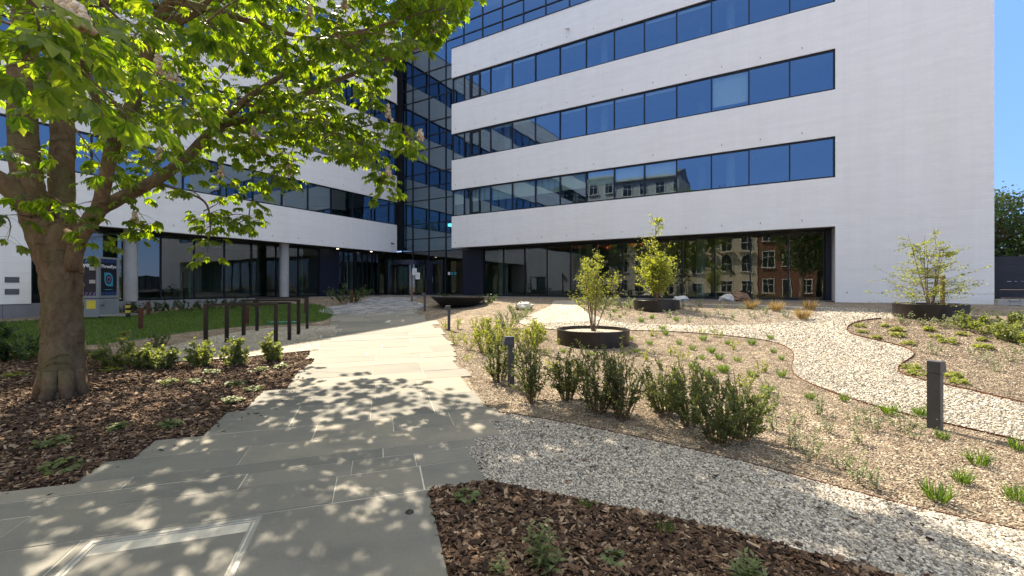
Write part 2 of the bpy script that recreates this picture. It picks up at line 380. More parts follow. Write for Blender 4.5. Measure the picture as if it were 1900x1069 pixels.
def densify(P, step=.2, closed=True):
    P = [np.asarray(p, float) for p in P]; out = []
    for k in range(len(P) if closed else len(P) - 1):
        a, c = P[k], P[(k + 1) % len(P)]; n = max(1, int(np.linalg.norm(c - a) / step))
        out += [a + (c - a) * j / n for j in range(n)]
    if not closed: out.append(P[-1])
    return out
def smooth_line(P, closed=False, it=2):
    P = [np.asarray(p, float) for p in P]
    for _ in range(it):
        Q = [] if closed else [P[0]]
        for k in range(len(P) if closed else len(P) - 1):
            a, c = P[k], P[(k + 1) % len(P)]; Q += [a * .75 + c * .25, a * .25 + c * .75]
        if not closed: Q.append(P[-1])
        P = Q
    return P
def region(name, P, off, mat, kind='structure', step=.25):
    """a sheet lying on the ground inside an outline given in metres"""
    P = densify(P, step)
    A = np.array(P); lo, hi = A.min(0), A.max(0)
    g = [Vector((x, y)) for x in np.arange(lo[0], hi[0], step) for y in np.arange(lo[1], hi[1], step)]
    vs = [Vector((p[0], p[1])) for p in P] + g
    v, e, f, *_ = delaunay_2d_cdt(vs, [], [list(range(len(P)))], 1, 1e-5)
    V = np.array([(q.x, q.y) for q in v]); b = MB()
    b.add(np.column_stack([V, ground(V[:, 0], V[:, 1]) + off]), np.array(f))
    # faces up
    o = b.build(name, mat, smooth=True)
    if o.data.polygons[0].normal.z < 0: o.data.flip_normals()
    return tag(o, None, None, kind=kind)
def inside(P, q):
    P = np.asarray(P); x, y = q[:, 0], q[:, 1]; r = np.zeros(len(q), bool); n = len(P)
    for k in range(n):
        x0, y0 = P[k]; x1, y1 = P[(k + 1) % n]
        c = (y0 > y) != (y1 > y)
        r ^= c & (x < (x1 - x0) * (y - y0) / (y1 - y0 + 1e-12) + x0)
    return r
def px(L): return [at(*p) for p in L]

# outlines, read from the photograph and laid on the ground
GF_TOP = [(905, 772), (931, 767), (1053, 786), (1191, 815), (1282, 836), (1397, 864), (1534, 901), (1645, 932), (1725, 951), (1897, 989), (2100, 1035)]
GF_BOT = [(895, 893), (996, 916), (1149, 947), (1244, 966), (1397, 1000), (1515, 1037), (1645, 1066), (1800, 1120)]
gravel_near = smooth_line(px(GF_TOP)) + smooth_line(px(GF_BOT))[::-1] + px([(850, 850)])
bed_low = smooth_line(px([(985, 584), (962, 596), (962, 602), (1012, 613), (1090, 613), (1167, 613.5), (1269, 616.5), (1400, 628.5), (1445, 637.5), (1472, 651), (1472, 665), (1467, 683), (1477, 702), (1553, 733), (1641, 760), (1752, 787), (1900, 821), (2150, 880)]))
bed_far = smooth_line(px([(1660, 591), (1621, 592.6), (1585, 598.6), (1568, 610), (1580, 621), (1610, 628.5), (1660, 640), (1692, 650), (1698, 660), (1684, 669), (1665, 681), (1668, 694), (1717, 708), (1783, 721), (1900, 750), (2150, 800)]))
gravel_wind = px([(1030, 557.5), (1022, 568.6)]) + bed_low + bed_far[::-1] + px([(1655, 575), (1600, 572.5), (1528, 570.5), (1400, 566), (1240, 563.5), (1090, 559)])
island = smooth_line(px([(1062, 561.5), (1085, 575), (1119, 595), (1173, 600), (1290, 604), (1400, 603), (1475, 595.5), (1522, 585), (1505, 573.5), (1400, 567.5), (1240, 565), (1100, 561)]), True)
gravel_rack = smooth_line(px([(640, 604), (576, 606), (500, 608), (419, 620), (338, 637), (270, 652), (240, 668)])) + smooth_line(px([(254, 678), (329, 673), (450, 664.5), (520, 657), (575, 651.5)])) + px([(612, 645), (640, 625)])
lawn_px = [(-60, 600), (0, 599), (160, 590), (250, 587), (340, 575), (450, 568), (560, 563.5), (592, 565.5), (612, 573), (622, 585), (600, 597), (520, 604), (450, 606), (338, 618), (284, 627), (162, 642), (0, 655), (-120, 665)]
lawn = smooth_line(px(lawn_px), True)
forecourt = px([(690, 551.5), (778, 551.5), (764, 559), (790, 566), (776, 575), (768, 584), (618, 584), (600, 580), (592, 576), (604, 571), (640, 565.5), (676, 558)])
C_, D_ = np.array([.956, .292]), np.array([-.292, .956])      # paving courses and the walk's own direction
def ab(p): return np.array([p @ C_, p @ D_])
def xy(a, b_): return C_ * a + D_ * b_
outL = [(545, 715), (555, 690), (572, 667), (592, 650), (612, 632), (626, 618), (632, 606), (625, 597), (620, 583)]
outR = [(886, 715), (862, 690), (846, 668), (832, 652), (818, 635), (810, 622), (800, 606), (796, 596), (788, 588), (768, 583)]
oL = np.array([ab(p) for p in px(outL)]); oR = np.array([ab(p) for p in px(outR)])
bend = float(min(oL[-1, 1], oR[-1, 1]))
rows = [(-1.0, 3.57, -7, .39), (3.57, 4.02, -7, .86), (4.02, 4.30, -7, .84), (4.30, 4.52, -7, .96), (4.52, 4.95, -2.42, 1.25), (4.95, 5.42, -2.22, 1.43), (5.42, 6.22, -1.80, 1.33), (6.22, 7.15, -1.62, 1.30)]
rr = random.Random(3); yb = 7.15
while yb < bend + 1.6:
    d = rr.uniform(.42, .95); m_ = yb + d / 2
    rows.append((yb, yb + d, float(np.interp(m_, oL[:, 1], oL[:, 0])) + rr.uniform(-.28, .12), float(np.interp(m_, oR[:, 1], oR[:, 0])) + rr.uniform(-.1, .3))); yb += d
mulch_near = [xy(.39, 1.2), xy(.39, 3.57), xy(.86, 3.58)] + smooth_line(px(GF_BOT)) + [np.array([3.5, 1.2])]
mulch_left = px([(-300, 1000), (-300, 760), (-100, 690), (0, 662), (162, 648), (240, 672)]) + smooth_line(px([(254, 680), (329, 675), (450, 666.5), (520, 659), (575, 653.5)])) + px([(600, 660), (575, 690), (565, 715), (520, 765), (440, 800), (300, 850), (100, 925)]) + [xy(-3.2, 4.45), xy(-6, 4.45)]
region('gravel_path', gravel_near, .004, 'gravel')
region('gravel_path', gravel_wind, .004, 'gravel', step=.35)
region('planting_bed_ground', island, .008, 'bed', step=.35)
region('gravel_path', gravel_rack, .008, 'gravel', step=.35)
region('lawn', lawn, .006, 'lawn', step=.4)
region('mulch_ground', mulch_near, .004, 'mulch')
region('mulch_ground', mulch_left, .004, 'mulch')
# paving strip along the long facade's glass and round the entrance
region('pavement', [np.array(rw(*p)) for p in ((-7.2, .9), (-7.2, -.6), (-1, -.6), (12.5, -.25), (19.6, -.25), (19.6, 1.5), (-1, 1.5))], .012, 'concrete', step=.5)

region('pavement', [np.array(rw(*p)) for p in ((-30, -33), (60, -33), (60, -27.5), (-30, -27.5))], .012, 'pale_paving', step=2)  # unseen pavement and road, added pale to bounce sunlight onto the facade
region('road', [np.array(rw(*p)) for p in ((-60, -45.6), (90, -45.6), (90, -33.05), (-60, -33.05))], .008, 'pale_paving', step=2)
# flagstone walk: courses of slabs with ragged ends
slab = MB(); under = MB()
def slab_piece(a0, a1, b0, b1, lift=.02, mb=slab, th=.05, cell=.45):
    na, nb = max(1, int((a1 - a0) / cell)), max(1, int((b1 - b0) / cell))
    g = np.array([xy(a0 + (a1 - a0) * i / na, b0 + (b1 - b0) * j / nb) for j in range(nb + 1) for i in range(na + 1)])
    z = ground(g[:, 0], g[:, 1]) + lift
    top = np.column_stack([g, z]); n = len(top); k = na + 1
    f = [(j * k + i, j * k + i + 1, (j + 1) * k + i + 1, (j + 1) * k + i) for j in range(nb) for i in range(na)]
    rim = [i for i in range(k)] + [j * k + na for j in range(1, nb + 1)] + [nb * k + i for i in range(na - 1, -1, -1)] + [j * k for j in range(nb - 1, 0, -1)]
    e = .004                         # a worn arris round each slab
    low = top[rim].copy(); cen = top.mean(0); low[:, :2] += np.sign(low[:, :2] - cen[:2]) * e; low[:, 2] -= e * 1.2
    base = low.copy(); base[:, 2] -= th; m = len(rim)
    V = np.concatenate([top, low, base]); f2 = []
    for q in range(m):
        q2 = (q + 1) % m
        f2 += [(rim[q], n + q, n + q2, rim[q2]), (n + q, n + m + q, n + m + q2, n + q2)]
    mb.add(V, f + f2)
for ri, (b0, b1, a0, a1) in enumerate(rows):
    if ri == 0: cuts = [a0, -4.2, -1.86, a1]
    else:
        cuts = [a0]; 
        while cuts[-1] < a1 - .9: cuts.append(cuts[-1] + rr.uniform(.8, 2.1) if a1 - cuts[-1] > 1.9 else cuts[-1] + (a1 - cuts[-1]) * rr.uniform(.4, .6))
        if a1 - cuts[-1] < .45 and len(cuts) > 1: cuts[-1] = a1
        else: cuts.append(a1)
    for c0, c1 in zip(cuts, cuts[1:]):
        g = rr.uniform(.005, .009)
        if ri == 0:
            if c0 < -2 < c1 + .2 and abs(c0 + 4.2) < .01: slab_piece(c0 + g, c1 - g, b0, b1 - g)
            elif c0 < -5: slab_piece(c0 + g, c1 - g, b0, b1 - g)
            else:                    # round the inspection cover
                slab_piece(-1.855, -.80, b0, 2.66); slab_piece(-.80 + 0.001, c1 - g, b0, b1 - g); slab_piece(-1.855, -.80 - .001, 3.535, b1 - g)
                slab_piece(-1.855, -1.80, 2.661, 3.534, cell=3)
        else: slab_piece(c0 + g, c1 - g, b0 + g, b1 - g, .02 + rr.uniform(-.002, .002))
    # joint bed
    slab_piece(a0 + .03, a1 - .03, b0 - .001, b1 + .001, .0165, under, .03)
po = slab.build('path', ['slab']); tag(po, None, None, kind='structure')
tag(under.build('path_bedding', 'joint'), None, None, kind='structure')
# granite setts in front of the doors
st = MB(); rs = random.Random(5); fo = np.array(forecourt); lo, hi = fo.min(0), fo.max(0)
pts = []
AA = np.array([ab(p) for p in forecourt]); v_ = AA[:, 1].min()
while v_ < AA[:, 1].max():
    h = rs.uniform(.17, .24); u_ = AA[:, 0].min() - rs.uniform(0, .3)
    while u_ < AA[:, 0].max():
        w_ = rs.uniform(.18, .34); pts.append((u_, v_, w_, h)); u_ += w_
    v_ += h
cen = np.array([xy(u + w / 2, v + h / 2) for u, v, w, h in pts]); ok = inside(forecourt, cen)
for (u, v, w, h), k in zip(pts, ok):
    if k: slab_piece(u + .008, u + w - .008, v + .008, v + h - .008, .02 + rs.uniform(-.004, .006), st, .04, 9)
tag(st.build('path_setts', 'sett'), None, None, kind='structure')
region('path_bedding', forecourt, .010, 'joint', step=.5)

# inspection cover let into the first course
hc = thing('inspection_cover', 'square metal framed inspection cover let into the big near paving slab', 'cover', (*xy(-1.30, 3.10), 0)); 
def hb(mb, a0, a1, b0, b1, z0, z1):
    P = [xy(a, b_) for a, b_ in ((a0, b0), (a1, b0), (a1, b1), (a0, b1))]; o = xy(-1.30, 3.10)
    zz = [gz(*p) for p in P]
    V = [(p[0] - o[0], p[1] - o[1], q + z0) for p, q in zip(P, zz)] + [(p[0] - o[0], p[1] - o[1], q + z1) for p, q in zip(P, zz)]
    mb.add(V, [(3, 2, 1, 0), (4, 5, 6, 7), (0, 1, 5, 4), (1, 2, 6, 5), (2, 3, 7, 6), (3, 0, 4, 7)])
f = MB()
for q in ((-1.797, -.803, 3.50, 3.532), (-1.797, -.803, 2.664, 2.69), (-1.797, -1.77, 2.69, 3.50), (-.83, -.803, 2.69, 3.50)): hb(f, *q, -.03, .021)
for q in ((-1.755, -.845, 3.475, 3.488), (-1.755, -.845, 2.705, 2.716), (-1.755, -1.743, 2.716, 3.475), (-.857, -.845, 2.716, 3.475)): hb(f, *q, -.03, .0195)
f.build('frame', 'cover_frame', hc)
f = MB(); hb(f, -1.742, -.858, 2.717, 3.36, -.03, .017); hb(f, -1.742, -.858, 3.362, 3.474, -.03, .0155); f.build('lid', 'cover', hc)

# steel edging between beds and gravel
def edging(P, label, h=.02):
    P = densify(P, .15, False); b = MB(); A = np.array(P); T = unit(np.gradient(A, axis=0)); Nn = np.column_stack([-T[:, 1], T[:, 0]]) * .004
    z = ground(A[:, 0], A[:, 1]); n = len(A)
    V = np.concatenate([np.column_stack([A + Nn, z - .05]), np.column_stack([A + Nn, z + h]), np.column_stack([A - Nn, z + h]), np.column_stack([A - Nn, z - .05])])
    k = np.arange(n - 1)
    b.add(V, np.concatenate([np.stack([q * n + k, q * n + k + 1, (q + 1) * n + k + 1, (q + 1) * n + k], 1) for q in range(3)]))
    tag(b.build('steel_edging', 'corten'), label, 'edging', 'rusty steel edgings along the gravel')
edging(smooth_line(px(GF_TOP[1:])), 'rusty steel edging on the far side of the near gravel path')
edging(smooth_line(px(GF_BOT)), 'rusty steel edging between the near gravel path and bark mulch', .02)
edging(bed_low[6:], 'rusty steel edging curling round the low bed with the round planter', .022)
edging(bed_far[4:], 'rusty steel edging curving along the bed behind the tall grey bollard', .032)
edging(smooth_line(px([(254, 679), (329, 674), (450, 665.5), (520, 658), (575, 652.5)])), 'rusty steel edging in front of the bike stands', .03)

# ------------------------------------------------------------------ loose stuff
def scatter(P, n, ymax, ymin=0, falloff=2.0):
    A = np.array(P); lo, hi = A.min(0), A.max(0); hi[1] = min(hi[1], ymax); lo[1] = max(lo[1], ymin)
    q = lo + rng.random((n * 8, 2)) * (hi - lo); d = np.maximum(q[:, 1], 2)
    vis = np.abs(q[:, 0]) < q[:, 1] * 1.25 + .3
    q = q[vis & (rng.random(len(q)) < np.clip((3.0 / d) ** falloff, 0, 1))]
    q = q[inside(P, q)]; A_, B_ = q @ C_, q @ D_; on = np.zeros(len(q), bool)
    for b0, b1, a0, a1 in rows: on |= (B_ >= b0) & (B_ < b1) & (A_ > a0 + .01) & (A_ < a1 - .01)
    q = q[~on | (rng.random(len(q)) < .012)]; return q[:n]
ICO_V = None
def ico():
    t = (1 + 5 ** .5) / 2
    v = unit(np.array([(-1, t, 0), (1, t, 0), (-1, -t, 0), (1, -t, 0), (0, -1, t), (0, 1, t), (0, -1, -t), (0, 1, -t), (t, 0, -1), (t, 0, 1), (-t, 0, -1), (-t, 0, 1)], float))
    f = np.array([(0, 11, 5), (0, 5, 1), (0, 1, 7), (0, 7, 10), (0, 10, 11), (1, 5, 9), (5, 11, 4), (11, 10, 2), (10, 7, 6), (7, 1, 8), (3, 9, 4), (3, 4, 2), (3, 2, 6), (3, 6, 8), (3, 8, 9), (4, 9, 5), (2, 4, 11), (6, 2, 10), (8, 6, 7), (9, 8, 1)])
    return v, f
IV, IF = ico()
def pebbles(q, smin, smax, flat=.6, off=0.004):
    n = len(q); s = smin + (smax - smin) * rng.random(n) ** 1.6
    s = s * (1 + .02 * np.maximum(q[:, 1] - 4, 0))
    a = rng.random(n) * 6.283; ax = 1 + .5 * rng.random(n)
    V = IV[None] * (1 + .14 * rng.standard_normal((n, 12, 1))); V = V * np.stack([s * ax, s, s * flat], 1)[:, None]
    ca, sa = np.cos(a)[:, None], np.sin(a)[:, None]; x = V[..., 0] * ca - V[..., 1] * sa; y = V[..., 0] * sa + V[..., 1] * ca
    ti = .35 * rng.standard_normal((n, 1)); z = V[..., 2] + x * ti
    V = np.stack([x + q[:, :1], y + q[:, 1:], z + (ground(q[:, 0], q[:, 1]) + off + s * .3)[:, None]], -1)
    b = MB(); b.add(V.reshape(-1, 3), (IF[None] + (np.arange(n) * 12)[:, None, None]).reshape(-1, 3)); return b
q = scatter(gravel_near, 66000, 7.0, 0, 1.3)
tag(pebbles(q, .007, .0148).build('gravel', 'pebble', smooth=True), 'pale rounded gravel spread over the near path', 'gravel', kind='stuff')
q = scatter(gravel_wind, 52000, 13.5, 0, 1.5)
tag(pebbles(q, .008, .015).build('gravel', 'pebble', smooth=True), 'pale gravel spread over the winding path', 'gravel', kind='stuff')
bedzone = smooth_line(px(GF_TOP)) + px([(2150, 880)]) + bed_low[::-1] + px([(985, 584), (900, 585), (800, 600), (830, 640), (905, 760)])
for zone, cnt_ in ((island, 9000), (bed_far[2:-2] + px([(2150, 640), (1840, 590), (1700, 590)]), 16000)):
    q = scatter(zone, cnt_, 16, 0, .9); tag(pebbles(q, .005, .011, .65, .004).build('bed_gravel', 'grit', smooth=True), 'brown stone grit over the ' + ('island bed before the glass' if cnt_ < 10000 else 'right-hand bed'), 'gravel', kind='stuff')
q = scatter(bedzone, 60000, 13, 0, 1.2)
tag(pebbles(q, .0042, .0098, .65, 0).build('bed_gravel', 'grit', smooth=True), 'brown stone grit over the low planting bed', 'gravel', kind='stuff')
def chips(q, lmin, lmax):
    n = len(q); L = lmin + (lmax - lmin) * rng.random(n) ** 1.8; Wd = L * (.22 + .4 * rng.random(n)); T = .003 + .006 * rng.random(n)
    yaw = rng.random(n) * 6.283; pit = .32 * rng.standard_normal(n); rol = .4 * rng.standard_normal(n)
    c8 = np.array([(x, y, z) for z in (-.5, .5) for x, y in ((-.5, -.5), (.5, -.38), (.46, .5), (-.5, .42))])
    V = c8[None] * np.stack([L, Wd, T], 1)[:, None] * (1 + .15 * rng.standard_normal((n, 8, 1)))
    V[..., 2] += (V[..., 0] ** 2) * (rng.standard_normal((n, 1)) * 4)
    def rot(V, i, j, a): c, s = np.cos(a)[:, None], np.sin(a)[:, None]; p, r_ = V[..., i] * c - V[..., j] * s, V[..., i] * s + V[..., j] * c; V[..., i] = p; V[..., j] = r_
    rot(V, 1, 2, rol); rot(V, 0, 2, pit); rot(V, 0, 1, yaw)
    V += np.column_stack([q, ground(q[:, 0], q[:, 1]) + .010 + .022 * rng.random(n)])[:, None]
    f6 = np.array([(3, 2, 1, 0), (4, 5, 6, 7), (0, 1, 5, 4), (1, 2, 6, 5), (2, 3, 7, 6), (3, 0, 4, 7)])
    b = MB(); b.add(V.reshape(-1, 3), (f6[None] + (np.arange(n) * 8)[:, None, None]).reshape(-1, 4)); return b
q = scatter(mulch_near, 15000, 4.6, 1.6, .6)
tag(chips(q, .015, .075).build('bark_mulch', 'chips'), 'shredded brown bark mulch beside the near slab', 'mulch', kind='stuff')
q = scatter(mulch_left, 30000, 9.5, 2.5, 1.3)
tag(chips(q, .018, .075).build('bark_mulch', 'chips'), 'shredded brown bark mulch round the big tree', 'mulch', kind='stuff')
q = np.concatenate([scatter(gravel_near, 150, 7, 0, .6), scatter(bedzone, 260, 11, 0, .5), scatter(gravel_wind, 120, 12, 0, .4)])
tag(chips(q, .012, .05).build('leaf_litter', 'chips'), 'dry brown leaf bits and bark fallen on the gravel and grit', 'litter', kind='stuff')
# lawn blades
n = 26000; A = np.array(lawn); lo, hi = A.min(0), A.max(0)
q = lo + rng.random((n * 3, 2)) * (hi - lo); q = q[inside(lawn, q)][:n]; n = len(q)
b = MB(); d = np.column_stack([.5 * rng.standard_normal((n, 2)), np.ones(n)])
b.leaves(np.column_stack([q, ground(q[:, 0], q[:, 1])]), d, rng.standard_normal((n, 3)), .05 + .06 * rng.random(n), .012 + .008 * rng.random(n), 0, .2)
tag(b.build('grass', 'grass'), 'mown green grass of the shaded lawn', 'grass', kind='stuff')

# ------------------------------------------------------------------ the office building
ZF = CZ - .65
bld = thing('office_building', 'white brick office building with dark ribbon windows and a glass atrium corner', 'building', (AX, AY, ZF), AR)
LL, LR = (-5.93, 1.08, 0), math.pi / 2            # frame of the wing that comes towards the camera
SILL = [5.12, 8.72, 12.32, 15.92]; HEAD = [6.81, 10.41, 14.01, 17.61]
PAR, LTOP = 15.89, 19.6

def slots(mb, xs, zs):
    for z in zs:
        for x in xs:
            if random.random() < .85: mb.box(x - .012, x + .012, -.004, .02, z, z + .075, 1)
# long facade
w = MB()
for z0, z1 in ((3.11, SILL[0]), (HEAD[0], SILL[1]), (HEAD[1], SILL[2]), (HEAD[2], PAR)):
    w.box(0, 19.92, 0, .3, z0, z1); w.box(0, .3, .302, 1.5, z0, z1)
w.box(19.92, 24.5, 0, .3, -.3, PAR); w.box(24.2, 24.5, .3, 10, -.3, PAR); w.box(19.92, 20.2, .3, 1.75, -.1, 3.11)
slots(w, np.arange(.3, 20, .77 * 2), [z + .28 for z in (3.11, HEAD[0], HEAD[1], HEAD[2])])
slots(w, np.arange(20.3, 24.4, 1.1), [.35])
w.build('wall', ['brick', 'frame'], bld)
m = MB(); m.box(-.02, 24.52, -.02, .32, PAR, PAR + .05); m.build('coping', 'frame', bld)
# wing towards the camera
w = MB()
for z0, z1 in ((3.11, SILL[0]), (HEAD[0], SILL[1]), (HEAD[1], SILL[2]), (HEAD[2], SILL[3]), (HEAD[3], LTOP)):
    w.box(-40, .0, 0, .3, z0, z1)
w.box(-40, -18.4, 0, .3, 0, 3.11); w.box(-18.7, -18.4, .3, 1.6, 0, 3.11)
slots(w, np.arange(-17, -.2, .77 * 2), [z + .28 for z in (3.11, HEAD[0], HEAD[1], HEAD[2])])
w.build('wall', ['brick', 'frame'], bld, LL, LR)
m = MB(); m.box(-40, .02, -.02, .32, LTOP, LTOP + .05); m.build('coping', 'frame', bld, LL, LR)
m = MB(); m.box(-40, -4.2, .02, 1.62, -1.7, .012)
for x in np.arange(-38, -4.5, 2.1): m.box(x - .004, x + .004, .016, .03, -1.7, .010, 1)
m.build('plinth', ['plinth', 'frame'], bld, LL, LR)
for z in (.35, .78):
    m = MB(); m.box(-19.05, -18.7, -.012, .01, z, z + .2, 1)
    for k in range(6): m.box(-19.04, -18.71, -.02, -.012, z + .01 + k * .032, z + .024 + k * .032)
    m.build('wall_vent', ['plinth', 'soffit'], bld, LL, LR)
# roofs, backs and ends: they keep the sun out of the rooms
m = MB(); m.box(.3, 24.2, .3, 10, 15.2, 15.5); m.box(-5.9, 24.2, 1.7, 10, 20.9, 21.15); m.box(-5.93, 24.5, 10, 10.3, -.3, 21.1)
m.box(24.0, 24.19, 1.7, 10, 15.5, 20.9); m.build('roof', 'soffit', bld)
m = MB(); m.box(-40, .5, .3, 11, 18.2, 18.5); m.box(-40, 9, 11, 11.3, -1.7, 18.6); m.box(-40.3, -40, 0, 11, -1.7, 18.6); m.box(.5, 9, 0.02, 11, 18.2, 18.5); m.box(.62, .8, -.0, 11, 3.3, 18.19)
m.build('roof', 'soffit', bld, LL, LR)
# rooms
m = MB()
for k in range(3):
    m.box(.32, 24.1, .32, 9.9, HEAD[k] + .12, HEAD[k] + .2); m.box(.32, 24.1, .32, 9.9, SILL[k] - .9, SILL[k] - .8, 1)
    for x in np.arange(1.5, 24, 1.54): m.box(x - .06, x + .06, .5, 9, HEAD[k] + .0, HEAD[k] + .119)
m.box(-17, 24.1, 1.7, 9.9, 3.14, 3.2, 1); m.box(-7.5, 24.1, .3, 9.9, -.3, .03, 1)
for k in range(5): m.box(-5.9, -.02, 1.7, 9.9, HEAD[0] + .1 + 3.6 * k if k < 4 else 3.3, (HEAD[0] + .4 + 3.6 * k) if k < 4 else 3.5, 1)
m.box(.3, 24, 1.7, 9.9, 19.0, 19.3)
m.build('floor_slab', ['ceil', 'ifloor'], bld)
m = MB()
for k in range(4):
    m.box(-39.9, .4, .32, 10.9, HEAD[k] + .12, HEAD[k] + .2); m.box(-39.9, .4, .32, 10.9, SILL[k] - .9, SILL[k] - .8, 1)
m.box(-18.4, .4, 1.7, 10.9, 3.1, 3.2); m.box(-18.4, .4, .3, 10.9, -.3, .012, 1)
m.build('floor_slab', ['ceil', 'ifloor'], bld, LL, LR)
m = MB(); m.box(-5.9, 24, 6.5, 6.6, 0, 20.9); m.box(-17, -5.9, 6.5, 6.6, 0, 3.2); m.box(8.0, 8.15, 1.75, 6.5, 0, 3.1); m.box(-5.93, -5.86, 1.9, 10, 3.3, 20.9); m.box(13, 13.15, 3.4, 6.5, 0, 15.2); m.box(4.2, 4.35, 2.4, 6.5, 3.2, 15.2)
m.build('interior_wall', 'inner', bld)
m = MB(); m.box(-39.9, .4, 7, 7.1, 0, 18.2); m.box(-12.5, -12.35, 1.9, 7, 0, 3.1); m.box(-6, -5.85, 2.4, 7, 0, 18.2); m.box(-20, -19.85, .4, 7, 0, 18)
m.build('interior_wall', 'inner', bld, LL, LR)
for x in (2.2, 8.3, 14.5, 20.6):
    m = MB(); m.lathe([(.24, 0), (.24, 15)], 20, 0, (x, 2.6 if x < 20 else 2.2, 0)); m.build('column', 'concrete', bld, smooth=True)
for x in (3.6, 9.8, 16.0):
    m = MB(); m.lathe([(.2, 3.2), (.2, 15)], 16, 0, (x, 1.0, 0)); m.build('column', 'concrete', bld, smooth=True)
for x, y in ((-15.3, .55), (-8.28, .55), (-1.6, 3.0)):
    m = MB(); m.lathe([(.25, 0), (.25, 3.11)], 28, 0, (x, y, 0)); m.build('column', 'concrete', bld, LL, LR, smooth=True)
# soffits
m = MB(); m.box(0, 19.92, .302, 1.7, 3.112, 3.2)
for x in np.arange(1.5, 19.5, 1.54): m.box(x - .006, x + .006, .35, 1.6, 3.108, 3.112, 1)
m.build('soffit', ['soffit', 'frame'], bld)
m = MB(); m.box(-18.4, .0, .302, 1.7, 3.112, 3.2); m.build('soffit', 'soffit', bld, LL, LR)
for x in (-4.4, -1.6):
    m = MB(); m.lathe([(.0, 3.104), (.07, 3.104), (.07, 3.115)], 14, 0, (x, .9, 0)); m.build('downlight', 'lamp_warm', bld, LL, LR)

def ribbon(x0, x1, z0, z1, mull, y, loc, rz, glass='glass', name='ribbon_window', bar=.07, blinds=None, depth=.12, mw=.026):
    """a frame with its mullions; every pane is a piece of glass of its own"""
    m = MB(); m.box(x0, x1, y, y + depth, z1 - bar, z1 - .002); m.box(x0, x1, y, y + depth, z0 + .002, z0 + bar)
    m.box(x0 + .002, x0 + bar, y + .002, y + depth - .002, z0 + bar, z1 - bar); m.box(x1 - bar, x1 - .002, y + .002, y + depth - .002, z0 + bar, z1 - bar)
    xs = [x for x in mull if x0 + bar < x < x1 - bar]
    for x in xs: m.box(x - mw, x + mw, y - .003, y + depth - .004, z0 + bar, z1 - bar)
    if name == 'shopfront':
        for x in xs: m.box(x + mw + .001, x + mw + .02, y + depth + .0, y + depth + .16, z0 + bar, z1 - bar, 1)
    fr = m.build(name, ['frame', 'steel'], bld, loc, rz)
    e = [x0 + bar] + xs + [x1 - bar]
    for i, (a, c) in enumerate(zip(e, e[1:])):
        a2 = a + (mw if i else 0); c2 = c - (mw if i < len(e) - 2 else 0); g = MB()
        t = .008 * random.uniform(-1, 1); t2 = .009 * random.uniform(-1, 1); yg = y + .06
        g.quad((a2, yg + t, z0 + bar), (c2, yg - t, z0 + bar), (c2, yg - t + t2, z1 - bar), (a2, yg + t + t2, z1 - bar))
        g.build('pane', glass, fr)
        if blinds and i in blinds:
            d = MB(); d.box(a2 + .03, c2 - .03, y + .17, y + .18, z1 - bar - (z1 - z0) * blinds[i], z1 - bar); d.build('blind', 'blind', fr)
    return fr
mr = [.93, 1.04 + .36] + [1.4 + 1.54 * i for i in range(1, 12)]
mr[0] = .95
BL = {0: .5, 2: .45, 3: .5, 4: .5, 5: .48, 6: .45, 7: .42, 8: .4, 9: .4}
for k in range(3):
    ribbon(0.02, 19.92, SILL[k], HEAD[k], mr, .05, (0, 0, 0), 0, blinds=BL if k == 0 else ({i: (.8 if i == 11 else .07) for i in (3, 4, 6, 7, 8, 9, 11)} if k == 1 else {i: .07 for i in (2, 3, 4, 6, 9, 10, 12)}))
    g = ribbon(.3, 1.5, SILL[k], HEAD[k], [], 0, (0.02, 1.8, 0), -math.pi / 2, name='corner_window')
    m = MB(); m.box(1.46, 2.16, .035, .052, SILL[k] + .08, SILL[k] + .16); m.box(1.46, 2.16, .035, .052, HEAD[k] - .16, HEAD[k] - .08)
    m.box(1.46, 1.54, .035, .052, SILL[k] + .16, HEAD[k] - .16); m.box(2.08, 2.16, .035, .052, SILL[k] + .16, HEAD[k] - .16)
    m.build('casement', 'frame', bld)
ml = [-.7 - 1.6 * i for i in range(0, 24)][::-1]
for k in range(4):
    ribbon(-39.9, -.02, SILL[k], HEAD[k], ml if k else ml, .05, LL, LR)
# ground floor glazing
ribbon(1.4, 19.7, .03, 3.11, [1.4 + 1.54 * i for i in range(1, 12)], 1.55, (0, 0, 0), 0, 'glass_gf', 'shopfront', .06)
m = MB(); m.box(-.23, 1.395, 1.5, 1.62, .03, 3.108); m.build('metal_panel', 'navy', bld)
m = MB(); m.box(19.705, 19.918, 1.3, 1.62, .03, 3.108); m.build('metal_panel', 'navy', bld)
ribbon(-18.4, -5.27, .012, 3.11, [-5.27 - 1.42 * i for i in range(1, 10)][::-1], 1.6, LL, LR, 'glass_gf', 'shopfront', .05)
m = MB(); m.box(-5.265, -3.81, 1.56, 1.66, .012, 3.108); m.build('metal_panel', 'navy', bld, LL, LR)
ribbon(-3.8, .48, .012, 3.11, [-3.35, -2.45, -2.3, -1.75, -1.3, -.85, -.2], 1.6, LL, LR, 'glass_gf', 'shopfront', .05, mw=.03)
m = MB(); m.box(-3.16, -3.12, 1.53, 1.56, .35, 2.3); m.box(-3.15, -3.13, 1.56, 1.6, .5, .53); m.box(-3.15, -3.13, 1.56, 1.6, 2.1, 2.13); m.build('door_handle', 'steel', bld, LL, LR)
